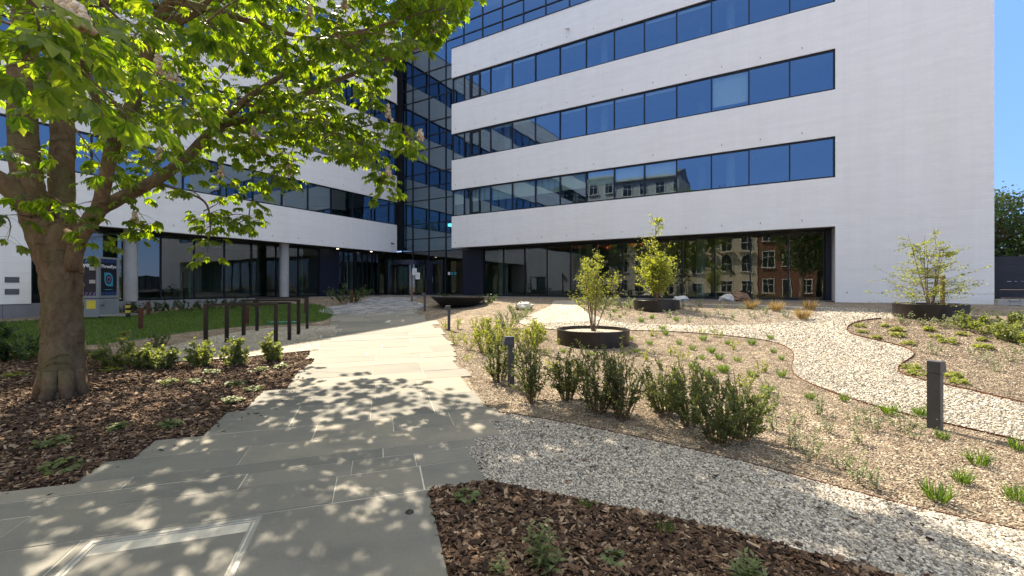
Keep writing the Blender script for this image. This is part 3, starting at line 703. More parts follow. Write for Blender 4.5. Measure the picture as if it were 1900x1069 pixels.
# glass atrium wall, set back, running on above the parapet
cm = [-1.75 - 1.54 * i for i in range(-15, 4)][::-1]
lv = [3.13, 4.05, SILL[0], HEAD[0], 7.75]
for k in range(1, 4): lv += [SILL[k], HEAD[k], HEAD[k] + .95]
lv = lv[:-1] + [18.5, 19.75, 21.0]
def curtain(x0, x1, z0, z1, n):
    m = MB(); xs = [x for x in cm if x0 + .1 < x < x1 - .1]
    m.box(x0, x1, 1.53, 1.63, z1 - .03, z1 + .028)
    for x in [x0 + .03] + xs + [x1 - .03]: m.box(x - .03, x + .03, 1.525, 1.64, z0 + .03, z1 - .032)
    fr = m.build('curtain_wall', 'frame', bld); e = [x0] + xs + [x1]; g = MB()
    for a, c in zip(e, e[1:]):
        t, t2 = (.0035 * random.uniform(-1, 1) for _ in range(2))
        g.quad((a, 1.58 + t, z0), (c, 1.58 - t, z0), (c, 1.58 - t + t2, z1), (a, 1.58 + t + t2, z1))
    g.build('pane', 'glass_tint' if n else 'glass_gf', fr)
for z0, z1 in zip(lv, lv[1:]):
    hi_ = z0 >= 15.8
    curtain(-5.9, 23.9 if hi_ else -.0, z0, z1, 1)
curtain(-7.5, -.24, .03, 3.13, 0)
# revolving door and side door
rd = bpy.data.objects.new('revolving_door', None); COL.objects.link(rd); rd.parent = bld; rd.location = (-5.0, 1.35, .03)
m = MB(); m.lathe([(.0, 2.14), (1.24, 2.14), (1.24, 2.46), (.0, 2.46)], 48, 0); m.build('canopy', 'navy', rd)
m = MB(); m.lathe([(.0, -.0), (1.2, .0), (1.2, .015), (0, .015)], 48, 0); m.build('floor_disc', 'soffit', rd)
for s0 in (2.3, 5.45):
    m = MB(); a = np.linspace(s0, s0 + 1.6, 14); 
    for p, q_ in zip(a, a[1:]): m.quad((1.15 * math.cos(p), 1.15 * math.sin(p), .02), (1.15 * math.cos(q_), 1.15 * math.sin(q_), .02), (1.15 * math.cos(q_), 1.15 * math.sin(q_), 2.14), (1.15 * math.cos(p), 1.15 * math.sin(p), 2.14))
    m.build('drum_glass', 'glass_gf', rd, smooth=True)
    for p in (s0, s0 + 1.6):
        m = MB(); m.box(1.15 * math.cos(p) - .05, 1.15 * math.cos(p) + .05, 1.15 * math.sin(p) - .05, 1.15 * math.sin(p) + .05, .016, 2.139); m.build('post', 'navy', rd)
for k in range(3):
    m = MB(); m.box(.03, 1.08, -.015, .015, .03, .12); m.box(.03, 1.08, -.015, .015, 2.03, 2.12); m.box(.03, .09, -.015, .015, .12, 2.03); m.box(1.02, 1.08, -.015, .015, .12, 2.03); m.box(.28, .82, -.04, -.02, 1.0, 1.04)
    lf = m.build('door_leaf', 'steel' if k == 1 else 'frame', rd, rz=.5 + k * 2.094); m = MB(); m.quad((.09, 0, .12), (1.02, 0, .12), (1.02, 0, 2.03), (.09, 0, 2.03)); m.build('pane', 'glass_gf', lf)
m = MB(); m.box(-3.42, -2.98, 1.44, 1.52, .03, 2.45); m.box(-2.98, -1.95, 1.46, 1.52, 2.2, 2.42); m.box(-2.98, -2.86, 1.46, 1.52, .03, 2.2); m.box(-2.07, -1.95, 1.46, 1.52, .03, 2.2); m.box(-2.86, -2.07, 1.46, 1.52, .03, .16)
dr = m.build('door', 'navy', bld); m = MB(); m.box(-2.83, -2.79, 1.40, 1.43, .9, 1.3); m.box(-2.82, -2.80, 1.43, 1.46, .95, .98); m.box(-2.82, -2.80, 1.43, 1.46, 1.22, 1.25); m.build('handle', 'steel', dr)
m = MB()
for k in range(3): m.box(-1.55 + k * .27, -1.37 + k * .27, 1.548, 1.552, 1.42, 1.62, 0 if k == 0 else 1)
m.build('glass_sticker', ['whitep', 'teal'], bld)
m = MB(); m.box(-2.9, -2.0, 3.2, 4.0, SILL[0] - .05, SILL[0] + .15); m.build('lit_screen', 'lamp_cyan', bld)
for x, z, fr in ((-.55, 3.75, 1), (8.1, 14.75, 0)):
    r_ = thing('security_camera', 'small dark security camera on the white wall beside the glass atrium' if fr else 'small pale security camera high on the parapet band', 'camera')
    p = Vector(LL) + Matrix.Rotation(LR, 3, 'Z') @ Vector((x, 0, z)) if fr else Vector((x, 0, z))
    p = Matrix.Rotation(AR, 3, 'Z') @ p + Vector((AX, AY, ZF)); r_.location = p; r_.rotation_euler = (0, 0, AR + (LR if fr else 0))
    m = MB(); m.box(-.05, .05, -.03, 0, -.05, .05); m.tube([(0, -.03, 0), (0, -.1, -.02)], .02, 8); m.build('bracket', 'steel', r_)
    m = MB(); m.tube([(-.12, -.13, -.02), (.12, -.15, -.05)], .045, 12); m.build('housing', 'bollard' if fr else 'whitep', r_)

# ------------------------------------------------------------------ street furniture
# bike stands: flat-bar hoops
for (l, r_), lab in zip((((382, 641), (512, 636)), ((421, 636), (537, 631.5)), ((452, 623), (554, 621)), ((477, 614.5), (570, 610.5))),
                        ('nearest dark steel bike stand of the four, its top bar lowest', 'second dark steel bike stand, its foot casting a shadow on lit gravel', 'third dark steel bike stand, on the shaded gravel', 'farthest dark steel bike stand, closest to the lawn')):
    a, c = at(*l), at(*r_); d = unit(c - a); L = np.linalg.norm(c - a); z = gz(*((a + c) / 2)); h = .97
    t = thing('bike_stand', lab, 'bike stand', (a[0], a[1], z), math.atan2(d[1], d[0]), 'dark steel bike stands on the gravel pad')
    for x in (0, L):
        m = MB(); m.box(x - .04, x + .04, -.03, .03, -.15, h - .055); m.build('leg', 'rack', t)
    m = MB(); m.box(-.04, L + .04, -.035, .035, h - .054, h); m.build('top_bar', 'rack', t)
# bollard lights
def bollard(pxy, rz, lab, h):
    x, y, z = onground(*pxy); t = thing('bollard_light', lab, 'bollard light', (x, y, z), rz, 'grey bollard lights along the paths')
    m = MB(); m.box(-.042, .042, -.058, .058, -.1, h - .135); m.build('post', 'bollard', t)
    m = MB(); P = [(.042, h - .13), (.042, h), (-.095, h), (-.13, h - .125), (-.06, h - .125), (-.042, h - .13)]; n = len(P)
    V = [(p[0], -.058, p[1]) for p in P] + [(p[0], .058, p[1]) for p in P]
    m.add(V, [(k, (k + 1) % n, n + (k + 1) % n, n + k) for k in range(n)]); m.f.append((np.array([list(range(n - 1, -1, -1))]), 0)); m.f.append((np.array([list(range(n, 2 * n))]), 0))
    hd = m.build('head', 'bollard', t)
    m = MB(); m.box(-.118, -.065, -.045, .045, h - .129, h - .1255); m.build('lens', 'whitep', hd)
    for zz in (.03, .12):
        m = MB(); m.tube([(.042, .03, zz), (.046, .03, zz)], .006, 8); m.build('screw', 'steel', t)
bollard((1735, 796), R(208), 'tall grey bollard light standing alone beside the winding gravel path', .76)
bollard((948, 716), R(12), 'dark bollard light rising out of the dark shrubs', .76)
bollard((833, 613), R(10), 'slim grey bollard light beside the sunlit flagstones', .72)
bollard((788, 577), R(10), 'dark bollard light in the shade by the black dish planter', .7)
# rusty marker posts on the lawn
for (p, h, lab) in (((261, 612), .62, 'rusty steel post in the lawn in front of the kiosk trailer'), ((275, 585), .5, 'rusty steel post against the low hedge by the concrete column'), ((459, 602), .55, 'rusty steel post behind the bike stands'), ((567, 582), .62, 'rusty steel post at the lawn edge near the setts'), ((653, 562), .6, 'rusty steel post in front of the dark round bush')):
    x, y, z = onground(*p); t = thing('marker_post', lab, 'post', (x, y, z), .5, 'rusty posts round the lawn')
    m = MB(); m.box(-.05, .05, -.05, .05, -.1, h); m.build('shaft', 'corten', t); m = MB(); m.box(-.055, .055, -.055, .055, h + .001, h + .02); m.build('cap', 'corten', t)
# sign post at the door
x, y, z = onground(764, 560); t = thing('notice_post', 'thin wooden post with white paper notices in front of the revolving door', 'sign', (x, y, z), -.3)
m = MB(); m.box(-.04, .04, -.03, .03, -.1, 1.45); m.build('post', 'wood', t)
m = MB(); m.box(-.045, .045, -.036, .036, 1.45, 1.75); m.build('card_reader', 'black', t)
for k, (a, zz) in enumerate(((.06, 1.25), (.22, 1.05))):
    m = MB(); m.box(a, a + .22, -.04, -.034, zz, zz + .3)
    for q_ in range(5): m.box(a + .03, a + .19, -.042, -.04, zz + .05 + q_ * .045, zz + .062 + q_ * .045, 1)
    m.build('notice', ['whitep', 'blue'], t)
# teal lid in the grass
x, y, z = onground(528, 600); t = thing('valve_cover', 'small teal plastic lid lying in the grass behind the bike stands', 'lid', (x, y, z), .1)
m = MB(); m.box(-.45, .45, -.16, .16, 0, .05); m.build('lid', 'plastic_teal', t); m = MB(); m.box(-.5, .5, -.2, .2, -.03, -.001); m.build('rim', 'plastic_teal', t)
# stud in the paving
x, y, z = onground(760, 957); m = MB(); m.lathe([(0.0, .036), (.018, .034), (.03, .024), (.032, .0)], 20); tag(m.build('paving_stud', 'black', None, (x, y, z), smooth=True), 'small round black stud on the near slab', 'stud')
# round steel planters
def ring_planter(c, r, h, lab, soil=True):
    t = thing('round_planter', lab, 'planter', c, 0, 'round black steel planters'); sz = h - .05
    m = MB(); m.lathe([(r - .012, -.05), (r, -.05), (r, h - .004), (r - .004, h), (r - .05, h), (r - .052, h - .006), (r - .052, -.04)], 72); m.build('ring', 'rack', t, smooth=False)
    m = MB(); m.lathe([(0, sz), (r - .053, sz - .03)], 48); m.build('soil', 'gravel', t); return t
def planter_at(cx, yfront, wpx, hgt, lab):
    p = at(cx, yfront); r = wpx / 2 * p[1] / F; r *= 1 + .06; c = p * (1 + r / np.linalg.norm(p)); ring_planter((c[0], c[1], gz(*c)), r, hgt, lab); return (float(c[0]), float(c[1]), gz(*c)), r
PL1 = planter_at(1100, 648, 136, .34, 'round black steel planter nearest the dark shrubs, with a loose multi-stemmed tree')
PL2 = planter_at(1218, 580, 80, .30, 'round black steel planter with a dense young tree close to the glass')
PL3 = planter_at(1725, 597, 104, .33, 'round black steel planter in front of the blank white wall')
# black dish
x, y = at(845, 574); t = thing('dish_planter', 'wide shallow black dish planter in the shade by the entrance', 'planter', (x, y + 1.0, gz(x, y + 1.0)), 0)
m = MB(); m.lathe([(0, 0), (.72, 0), (1.12, .34), (1.13, .37), (1.07, .37), (1.0, .33)], 56); m.build('bowl', 'black', t, smooth=False)
m = MB(); m.lathe([(0, .335), (1.0, .328)], 40); m.build('soil', 'mulch', t)

# display trailer behind the tree
kp = at(183, 592); kx, ky, kz = kp[0], kp[1], gz(*kp); KW, KD, KH = 1.85, .85, 2.23
t = thing('display_trailer', 'grey display trailer with black poster panels standing on the lawn behind the tree trunk', 'trailer', (kx, ky, kz), R(2))
m = MB(); m.box(-KW, 0, 0, KD, .06, .72); m.box(-KW, 0, 0, KD, .745, .83); m.box(-KW, 0, 0, KD, KH - .07, KH)
for x in (-KW, -.09):
    for y in (0, KD - .09): m.box(x, x + .09, y, y + .09, .83, KH - .07)
m.build('body', 'grey_box', t)
def stripes(m, x0, x1, z0, z1, n, mi, plane):
    for k in range(n):
        a = x0 + (x1 - x0) * (k + .1) / n; c = x0 + (x1 - x0) * (k + .55) / n; s_ = (x1 - x0) / n * .4
        P = [(a, z0), (c, z0), (min(x1, c + s_), z1), (min(x1, a + s_), z1)]
        m.quad(*[(p[0], -.006 + .02, p[1]) if plane == 0 else (-.014, p[0], p[1]) for p in P], mi)
m = MB(); m.box(-KW + .09, -.09, .022, .05, .83, KH - .07); stripes(m, -KW + .1, -.1, KH - .2, KH - .09, 12, 1, 0); stripes(m, -KW + .1, -.1, .84, .96, 12, 2, 0)
m.box(-1.02, -.62, .008, .02, 1.12, 1.72, 3); m.box(-1.02, -.62, .008, .02, 1.0, 1.07, 3); m.box(-.95, -.69, .004, .0078, 1.3, 1.6, 1)
for zz in (1.74, 1.27): m.box(-.33, -.12, .004, .02, zz, zz + .13, 4)
pn = m.build('poster_panel', ['screen', 'teal', 'purple', 'whitep', 'steel'], t)
m = MB(); m.box(-.05, -.022, .09, KD - .09, .83, KH - .07); stripes(m, .1, KD - .1, KH - .2, KH - .09, 9, 1, 1); stripes(m, .1, KD - .1, .84, .96, 9, 1, 1)
yc, zc = KD / 2, 1.42
def disc(m, r, x, mi, sq=0):
    a = np.linspace(0, 2 * np.pi, 33)[:-1]; P = []
    for q_ in a:
        rr_ = r
        if sq and (np.cos(q_) < 0 and np.sin(q_) > 0 or np.cos(q_) > 0 and np.sin(q_) < 0): rr_ = r / max(abs(np.cos(q_)), abs(np.sin(q_)))
        P.append((x, yc + rr_ * np.cos(q_) * .72, zc + rr_ * np.sin(q_)))
    m.v.append(np.array(P)); m.f.append((np.array([np.arange(32) + m.n]), mi)); m.n += 32
disc(m, .25, -.016, 2, 1); disc(m, .17, -.013, 0); disc(m, .12, -.010, 3); disc(m, .06, -.007, 0)
m.box(-.022, -.017, yc - .16, yc + .16, 1.03, 1.06, 2)
ps = m.build('poster_panel', ['screen', 'blue', 'teal', 'purple'], t)
def text(s, size, loc, rot, par, mat):
    c = bpy.data.curves.new('lettering', 'FONT'); c.body = s; c.size = size; c.align_x = 'RIGHT' if par is pn else 'CENTER'; c.extrude = .002; c.offset = size * .015
    tmp = bpy.data.objects.new('lettering_curve', c); COL.objects.link(tmp); bpy.context.view_layer.update()
    me = bpy.data.meshes.new_from_object(tmp.evaluated_get(bpy.context.evaluated_depsgraph_get())); bpy.data.objects.remove(tmp)
    me.materials.clear(); me.materials.append(M[mat])
    o = bpy.data.objects.new('lettering', me); COL.objects.link(o); o.parent = par; o.location = loc; o.rotation_euler = rot
text('ThreeEye', .25, (-.33, .016, 1.86), (R(90), 0, 0), pn, 'whitep');
text('ThreeEye', .165, (-.016, yc, 1.84), (R(90), 0, R(90)), ps, 'whitep')
m = MB(); m.box(-.42, -.1, -.006, -.001, .36, .66); m.build('sticker', 'yellow', t)
m = MB(); m.box(.001, .05, .1, .2, .5, .62); m.build('latch', 'steel', t)
m = MB(); m.box(.001, .95, .02, .1, .1, .15); m.box(.001, .95, KD - .12, KD - .04, .1, .15); m.build('outrigger', 'steel', t)
m = MB(); m.box(.95, 1.01, -.02, .12, .02, .16)
for k in range(4): m.box(.949, 1.012, -.022, .122, .17 + k * .09, .215 + k * .09, k % 2); m.box(.95, 1.01, -.02, .12, .215 + k * .09, .26 + k * .09, (k + 1) % 2)
m.build('hazard_post', ['black', 'yellow'], t)

# fence and dry stone edging past the corner
fx = [24.9 + 1.55 * k for k in range(8)]
o_ = rw(24.6, 1.2); t = thing('board_fence', 'dark concrete board fence beyond the corner of the white building', 'fence', (o_[0], o_[1], ZF), AR)
for k in range(7):
    m = MB()
    for q_ in range(6): m.box(fx[k] - 24.6 + .06, fx[k + 1] - 24.6 - .06, .0, .05, -.1 + q_ * .31, .205 + q_ * .31)
    m.build('fence_panel', 'fence', t)
for k in range(8):
    m = MB(); m.box(fx[k] - 24.6 - .07, fx[k] - 24.6 + .07, -.06, .1, -.1, 1.74); m.build('post', 'frame', t)
m = MB()
for q_ in range(4):
    x = 0
    while x < 9: 
        l = random.uniform(.22, .5); m.box(x, x + l - .012, random.uniform(-.02, .02), .3, q_ * .065, q_ * .065 + .058); x += l
o_ = rw(24.3, -.9); tag(m.build('dry_stone_wall', 'drystone', None, (o_[0], o_[1], ZF - .05), AR), 'low pale dry stone edging at the foot of the dark fence', 'stone wall')

# rocks by the glass
from mathutils import noise as mn
def rock(pxy, r, mat, lab):
    x, y, z = onground(*pxy); me = MB(); a = unit(np.array([(math.sin(p) * math.cos(q_), math.sin(p) * math.sin(q_), math.cos(p)) for p in np.linspace(.001, math.pi - .001, 12) for q_ in np.arange(16) * math.pi / 8]))
    V = np.array([v * (1 + .35 * mn.noise(Vector(v) * 1.7 + Vector((x, y, 0))) + .12 * mn.noise(Vector(v) * 5)) for v in a]) * [r * 1.35, r, r * .72]
    k = np.arange(16); kn = (k + 1) % 16
    me.add(V, np.concatenate([np.stack([i * 16 + k, (i + 1) * 16 + k, (i + 1) * 16 + kn, i * 16 + kn], 1) for i in range(11)]))
    tag(me.build('rock', mat, None, (x, y, z + r * .35), random.random() * 6), lab, 'rock', 'rocks along the glass')
rock((1263, 559), .24, 'rock_white', 'white rock beside the dense young tree'); rock((1351, 559), .27, 'rock_white', 'bluish white rock next to the brown rock')
rock((1373, 559), .36, 'rock_brown', 'brown rock at the foot of the glass'); rock((972, 574), .25, 'rock_white', 'pale rock among the lime coloured shrubs')

# ------------------------------------------------------------------ plants
def rdir(n, zb=0.0):
    v = rng.standard_normal((n, 3)); v[:, 2] += zb; return unit(v)
def curve(a, c, bow=.1, n=6, up=0):
    a, c = np.asarray(a, float), np.asarray(c, float); L = np.linalg.norm(c - a); off = rdir(1)[0] * L * bow; off[2] += up * L
    t = np.linspace(0, 1, n)[:, None]; return a + (c - a) * t + off * (4 * t * (1 - t))

def shrub_parts(h, r, ls, nstem=9, per=70, mat='leaf_dark', spread=.5, lw=.5, bottom=.08, twigs=4):
    """upright stems that fork, with leaves all along them"""
    st, lf = MB(), MB(); P, D = [], []
    for k in range(nstem):
        a = rng.random() * 6.283; q = r * math.sqrt(rng.random()); hh = h * (1 - .45 * (q / r) ** 2) * rng.uniform(.72, 1.06)
        b0 = np.array([.3 * q * math.cos(a), .3 * q * math.sin(a), -.03]); tip = np.array([q * math.cos(a), q * math.sin(a), hh])
        lines = [(curve(b0, tip, .07), .006 * h ** .5)]
        for j in range(twigs):
            i = rng.integers(1, 5); p = lines[0][0][i]; e = p + unit(np.array([math.cos(a), math.sin(a), .9]) * .6 + rng.standard_normal(3) * .6 * spread + [0, 0, .3]) * h * rng.uniform(.14, .34)
            lines.append((curve(p, e, .1, 4), .0035 * h ** .5))
        for L, rad in lines:
            st.tube(L, np.linspace(rad, rad * .4, len(L)), 4, 0, 0, False)
            n = max(3, int(per / (1 + twigs) * (1.6 if L is lines[0][0] else 1)))
            t = bottom + (1 - bottom) * rng.random(n); i = np.minimum((t * (len(L) - 1)).astype(int), len(L) - 2); fr = (t * (len(L) - 1) - i)[:, None]
            P.append(L[i] * (1 - fr) + L[i + 1] * fr); ax = L[i + 1] - L[i]
            D.append(unit(unit(ax) * .5 + rdir(n) * 1.0))
    P, D = np.concatenate(P), np.concatenate(D); n = len(P); ok = P[:, 2] > .01
    L = ls * (.6 + .7 * rng.random(n)); N = rdir(n, 1.0)
    lf.leaves(P[ok], D[ok], N[ok], L[ok], (L * lw)[ok], 0, .15)
    return st, lf
def shrub(pxy, h, r, ls, lab, mat='leaf_dark', cat='shrub', group=None, name='shrub', **kw):
    x, y, z = pxy if len(pxy) == 3 else onground(*pxy); t = thing(name, lab, cat, (x, y, z), random.random() * 6, group)
    st, lf = shrub_parts(h, r, ls, mat=mat, **kw)
    st.build('stems', 'twig', t); lf.build('foliage', mat, t); return t

# the dark shrubs in front of the round planter
G1 = 'dark upright shrubs along the near gravel path'
for p, h, r, lab in (((925, 708), .86, .26, 'tall dark shrub just left of the bollard light among the shrubs'),
                     ((985, 745), .88, .30, 'tall dark shrub immediately right of the bollard light among the shrubs'),
                     ((1052, 742), .70, .22, 'narrower dark shrub in front of the left side of the round planter'),
                     ((1108, 766), .92, .24, 'tall dark shrub with pale upright tips in front of the round planter'),
                     ((1152, 778), .95, .24, 'tall dark shrub in front of the right edge of the round planter'),
                     ((1232, 766), .72, .24, 'dark rounded shrub standing after the gap in the row'),
                     ((1285, 790), .76, .27, 'dense dark shrub in the middle of the right-hand clump'),
                     ((1335, 822), .74, .28, 'dark shrub leaning out low over the near gravel edging'),
                     ((1375, 815), .72, .24, 'lighter shrub ending the row, its top pale and open')):
    shrub(p, h * 1.05, r * 1.12, .028, lab, 'leaf_dark' if 'lighter' not in lab else 'leaf_mid', 'shrub', G1, nstem=22, per=215, lw=.58, twigs=5)
# sunlit leafy shrubs left of the walk
G2 = 'sunlit leafy shrubs in front of the bike stands'
for p, h, r, lab in (((222, 682), .62, .40, 'broad bright shrub beside the big tree trunk, largest of its row'), ((262, 686), .50, .26, 'bright shrub with a dark foot, second from the big trunk'),
                     ((304, 684), .50, .28, 'bright shrub with reddish young tips, third from the big trunk'), ((375, 680), .58, .25, 'upright bright shrub in front of the first bike stand leg'),
                     ((430, 680), .56, .26, 'bright shrub leaning right in front of the second bike stand leg'), ((508, 671), .50, .23, 'round bright shrub nearest the flagstone walk')):
    shrub(p, h, r, .062, lab, 'leaf_mid', 'shrub', G2, nstem=12, per=80, lw=.62, spread=.8)
shrub((292, 655), .5, .3, .05, 'dark shaded shrub behind the rusty post and the bright shrubs', 'leaf_dark', per=60)
# lime shrubs between the walk and the winding path
G3 = 'lime green shrubs right of the walk'
for p, h, r, lab in (((900, 655), .52, .34, 'lime shrub low beside the flagstones in front of the dark bollard'), ((935, 648), .62, .36, 'lime shrub behind the dark bollard light'), ((985, 650), .6, .3, 'feathery lime shrub between the dark bollard and the round planter'),
                     ((905, 622), .5, .34, 'lime shrub in the middle of the lime clump'), ((945, 612), .58, .42, 'pale lime shrub near the tip of the bed'), ((965, 590), .5, .4, 'farthest lime shrub, beside the pale rock'), ((995, 628), .45, .25, 'small lime shrub beside the winding gravel path')):
    shrub(p, h * 1.15, r * 1.25, .036, lab, 'leaf_lime' if 'pale' not in lab else 'leaf_pale', 'shrub', G3, nstem=20, per=120, lw=.5)
G4 = 'lime sprigs round the slim bollard light'
for p, lab in (((826, 612), 'lime sprig left of the slim grey bollard light'), ((848, 611), 'lime sprig right of the slim grey bollard light'), ((880, 606), 'lime sprig farther right of the slim grey bollard light'), ((845, 640), 'low lime sprig at the flagstone edge'), ((868, 650), 'lime sprig between the flagstones and the lime shrubs')):
    shrub(p, .38, .16, .05, lab, 'leaf_lime', 'plant', G4, 'sprig', nstem=6, per=30, lw=.3)
# right hand bed
G5 = 'leafy shrubs at the right edge'
for p, h, r, lab in (((1800, 612), .5, .45, 'pale leafy shrub right of the planter by the white wall'), ((1838, 622), .48, .42, 'leafy shrub below the corner of the white wall'), ((1868, 632), .46, .4, 'leafy shrub below the dark fence, in front of the dry stone edging'), ((1905, 640), .46, .42, 'leafy shrub cut by the right edge of the view'), ((1870, 605), .4, .4, 'small leafy shrub against the dry stone edging')):
    shrub(p, h, r, .055, lab, 'leaf_mid', 'shrub', G5, nstem=12, per=55, lw=.6, spread=.9)
G6 = 'silvery plants in front of the planter by the white wall'
for p, lab in (((1678, 601), 'silvery plant before the left side of the planter by the white wall'), ((1722, 606), 'silvery plant before the middle of the planter by the white wall'), ((1755, 607), 'silvery plant before the right side of the planter by the white wall'), ((1785, 609), 'silvery plant at the end of the planter by the white wall')):
    shrub(p, .34, .2, .04, lab, 'leaf_pale', 'plant', G6, 'silvery_plant', nstem=7, per=40, lw=.4)
# low hedge along the plinth and the round bush
G7 = 'low dark hedge plants along the plinth'
for k, x in enumerate((232, 258, 286, 316, 345, 373, 400, 430, 462)):
    y = 583 - k * 1.6
    shrub((x, y), .55, .5, .07, ('low dark hedge plant ' + ('next to the display trailer', 'just right of the display trailer', 'near the rusty post by the hedge', 'below the first shopfront panes', 'behind the tall bright shrubs', 'behind the nearest bike stand', 'behind the second bike stand', 'left of the farthest bike stand', 'in front of the far concrete column')[k]), 'leaf_deep', 'hedge plant', G7, 'hedge_plant', nstem=9, per=50)
shrub((645, 563), 1.0, 1.2, .09, 'round dark bush in front of the navy panel by the entrance', 'leaf_deep', nstem=16, per=70)
shrub((20, 668), .45, 1.0, .1, 'dark ground cover plants at the left edge behind the big tree', 'leaf_deep', 'plant', nstem=22, per=50)
shrub((-40, 640), .5, 1.2, .1, 'dark shrub on the shaded lawn at the left edge', 'leaf_deep', 'shrub', nstem=20, per=50)
shrub((820, 562), .45, .6, .08, 'dark plant behind the black dish planter', 'leaf_deep', 'plant', nstem=9, per=45); shrub((905, 563), .5, .5, .08, 'dark plant right of the black dish planter', 'leaf_deep', 'plant', nstem=9, per=45)
shrub((1160, 572), .5, .65, .06, 'grey green shrub behind the round planter, against the glass', 'leaf_pale', 'shrub', nstem=14, per=60); shrub((1120, 575), .42, .5, .06, 'grey green shrub beside the winding gravel, against the glass', 'leaf_pale', 'shrub', nstem=12, per=55)

def blades(n, h, r, w=.008, lean=.7):
    a = rng.random(n) * 6.283; q = r * .25 * np.sqrt(rng.random(n)); P = np.column_stack([q * np.cos(a), q * np.sin(a), np.full(n, -.01)])
    D = np.column_stack([np.cos(a) * lean * rng.random(n), np.sin(a) * lean * rng.random(n), np.ones(n)]); D = unit(D)
    m = MB(); L = h * (.55 + .5 * rng.random(n)); m.leaves(P, D, rdir(n), L, np.full(n, w), 0, .25, .5, .05); return m
def repeat(spots, protos, name, lab, cat, group, mats, hs=(.8, 1.2)):
    objs = []
    for k, pxy in enumerate(spots):
        x, y, z = onground(*pxy)
        if k < len(protos): o = protos[k].build(name, mats)
        else: o = objs[k % len(protos)].copy(); COL.objects.link(o)
        o.location = (x, y, z); o.rotation_euler = (0, 0, random.random() * 6.28); s = random.uniform(*hs); o.scale = (s, s, s)
        tag(o, lab, cat, group); objs.append(o)
# tan grasses
for k, (p, lab) in enumerate((((1395, 574), 'tan ornamental grass beside the brown rock'), ((1441, 578), 'tan ornamental grass, fullest of the four'), ((1490, 593), 'tan ornamental grass closest to the tip of the bed'), ((1503, 576), 'tan ornamental grass behind the one at the tip of the bed'))):
    x, y, z = onground(*p); m = blades(260, .42, .34, .009, .95); tag(m.build('ornamental_grass', 'tan_grass', None, (x, y, z)), lab, 'grass plant', 'tan ornamental grasses')
tufts = [(1045, 655), (1100, 660), (1170, 632), (1205, 640), (1235, 622), (1260, 640), (1285, 650), (1305, 632), (1320, 655), (1335, 668), (1350, 640), (1368, 671), (1395, 640), (1286, 685), (1303, 668), (1340, 690), (1315, 702), (1345, 692), (1395, 700), (1420, 730), (1430, 630), (1450, 668), (1435, 655), (1424, 728), (1503, 742), (1566, 745), (1450, 700), (1650, 770), (1707, 773), (1748, 816), (1892, 838), (1816, 864), (1738, 930), (1785, 898), (1886, 930), (1230, 612), (1190, 598), (1210, 592), (1255, 596), (1180, 655), (1150, 590), (1140, 580)]
repeat(tufts, [blades(90, .17, .16, .007, .8) for _ in range(4)], 'grass_tuft', 'small bright green grass tuft planted in the brown grit bed', 'grass tuft', 'green grass tufts in the grit beds', 'grass', (.75, 1.25))
def sprig_mesh(h, r, ls, n=5, per=26, lw=.45):
    st, lf = shrub_parts(h, r, ls, nstem=n, per=per, lw=lw, twigs=2)
    m = MB(); m.v = st.v; m.f = st.f; m.n = st.n; off = m.n
    for v in lf.v: m.v.append(v)
    for f_, _ in lf.f: m.f.append((f_ + off, 1))
    m.n += lf.n; return m
pale = [(1440, 800), (1475, 790), (1505, 850), (1540, 805), (1600, 825), (1588, 785), (1680, 800), (1625, 800), (1625, 905), (1590, 895), (1560, 870), (1420, 770), (1460, 830), (1700, 815), (1430, 745), (1520, 770)]
repeat(pale, [sprig_mesh(.30, .16, .036) for _ in range(4)], 'pale_plant', 'thin pale green seedling plant in the grit bed behind the near gravel path', 'plant', 'pale seedling plants in the low bed', ['twig_green', 'leaf_pale'], (.75, 1.2))
pale2 = [(1130, 592), (1160, 585), (1190, 583), (1290, 580), (1310, 590), (1335, 583), (1355, 596), (1375, 578), (1400, 593), (1420, 585), (1455, 590), (1275, 598), (1245, 590), (1340, 574), (1300, 570), (1265, 573)]
repeat(pale2, [sprig_mesh(.30, .2, .04) for _ in range(3)], 'pale_plant', 'small pale leafy plant in the island bed before the glass', 'plant', 'pale plants in the island bed', ['twig_green', 'leaf_pale'], (.8, 1.3))
low2 = [(1040, 640), (1015, 660), (1075, 690), (1200, 668), (1245, 660), (1270, 668), (1215, 625), (1300, 620), (1330, 625), (1360, 650), (1250, 700), (1385, 720), (1410, 690), (1030, 690), (870, 670), (880, 640), (855, 630), (1010, 622), (960, 668)]
repeat(low2, [sprig_mesh(.24, .14, .034) for _ in range(3)], 'young_plant', 'small yellow green young plant in the low grit bed', 'plant', 'yellow green young plants in the low bed', ['twig_green', 'leaf_lime'], (.7, 1.3))
pale3 = [(1730, 660), (1815, 668), (1880, 672), (1750, 604), (1890, 655), (1845, 690)]
repeat(pale3, [sprig_mesh(.32, .2, .04) for _ in range(3)], 'pale_plant', 'wispy pale green plant in the bed behind the tall grey bollard', 'plant', 'wispy plants in the right bed', ['twig_green', 'leaf_pale'], (.8, 1.2))
def rosette(n, r, ls, lobes=5):
    m = MB(); a = rng.random(n) * 6.283; q = r * np.sqrt(rng.random(n)); hgt = .02 + .09 * rng.random(n) * (1 - q / r * .5)
    C = np.column_stack([q * np.cos(a), q * np.sin(a), hgt])
    for k in range(lobes):
        th = a + (k - (lobes - 1) / 2) * (4.4 / lobes); D = np.column_stack([np.cos(th), np.sin(th), -.15 + .25 * rng.standard_normal(n)])
        s_ = ls * (.7 + .5 * rng.random(n)); m.leaves(C, D, np.column_stack([.25 * rng.standard_normal((n, 2)), np.ones(n)]), s_, s_ * .8, 0, .1, .6, .05)
    return m
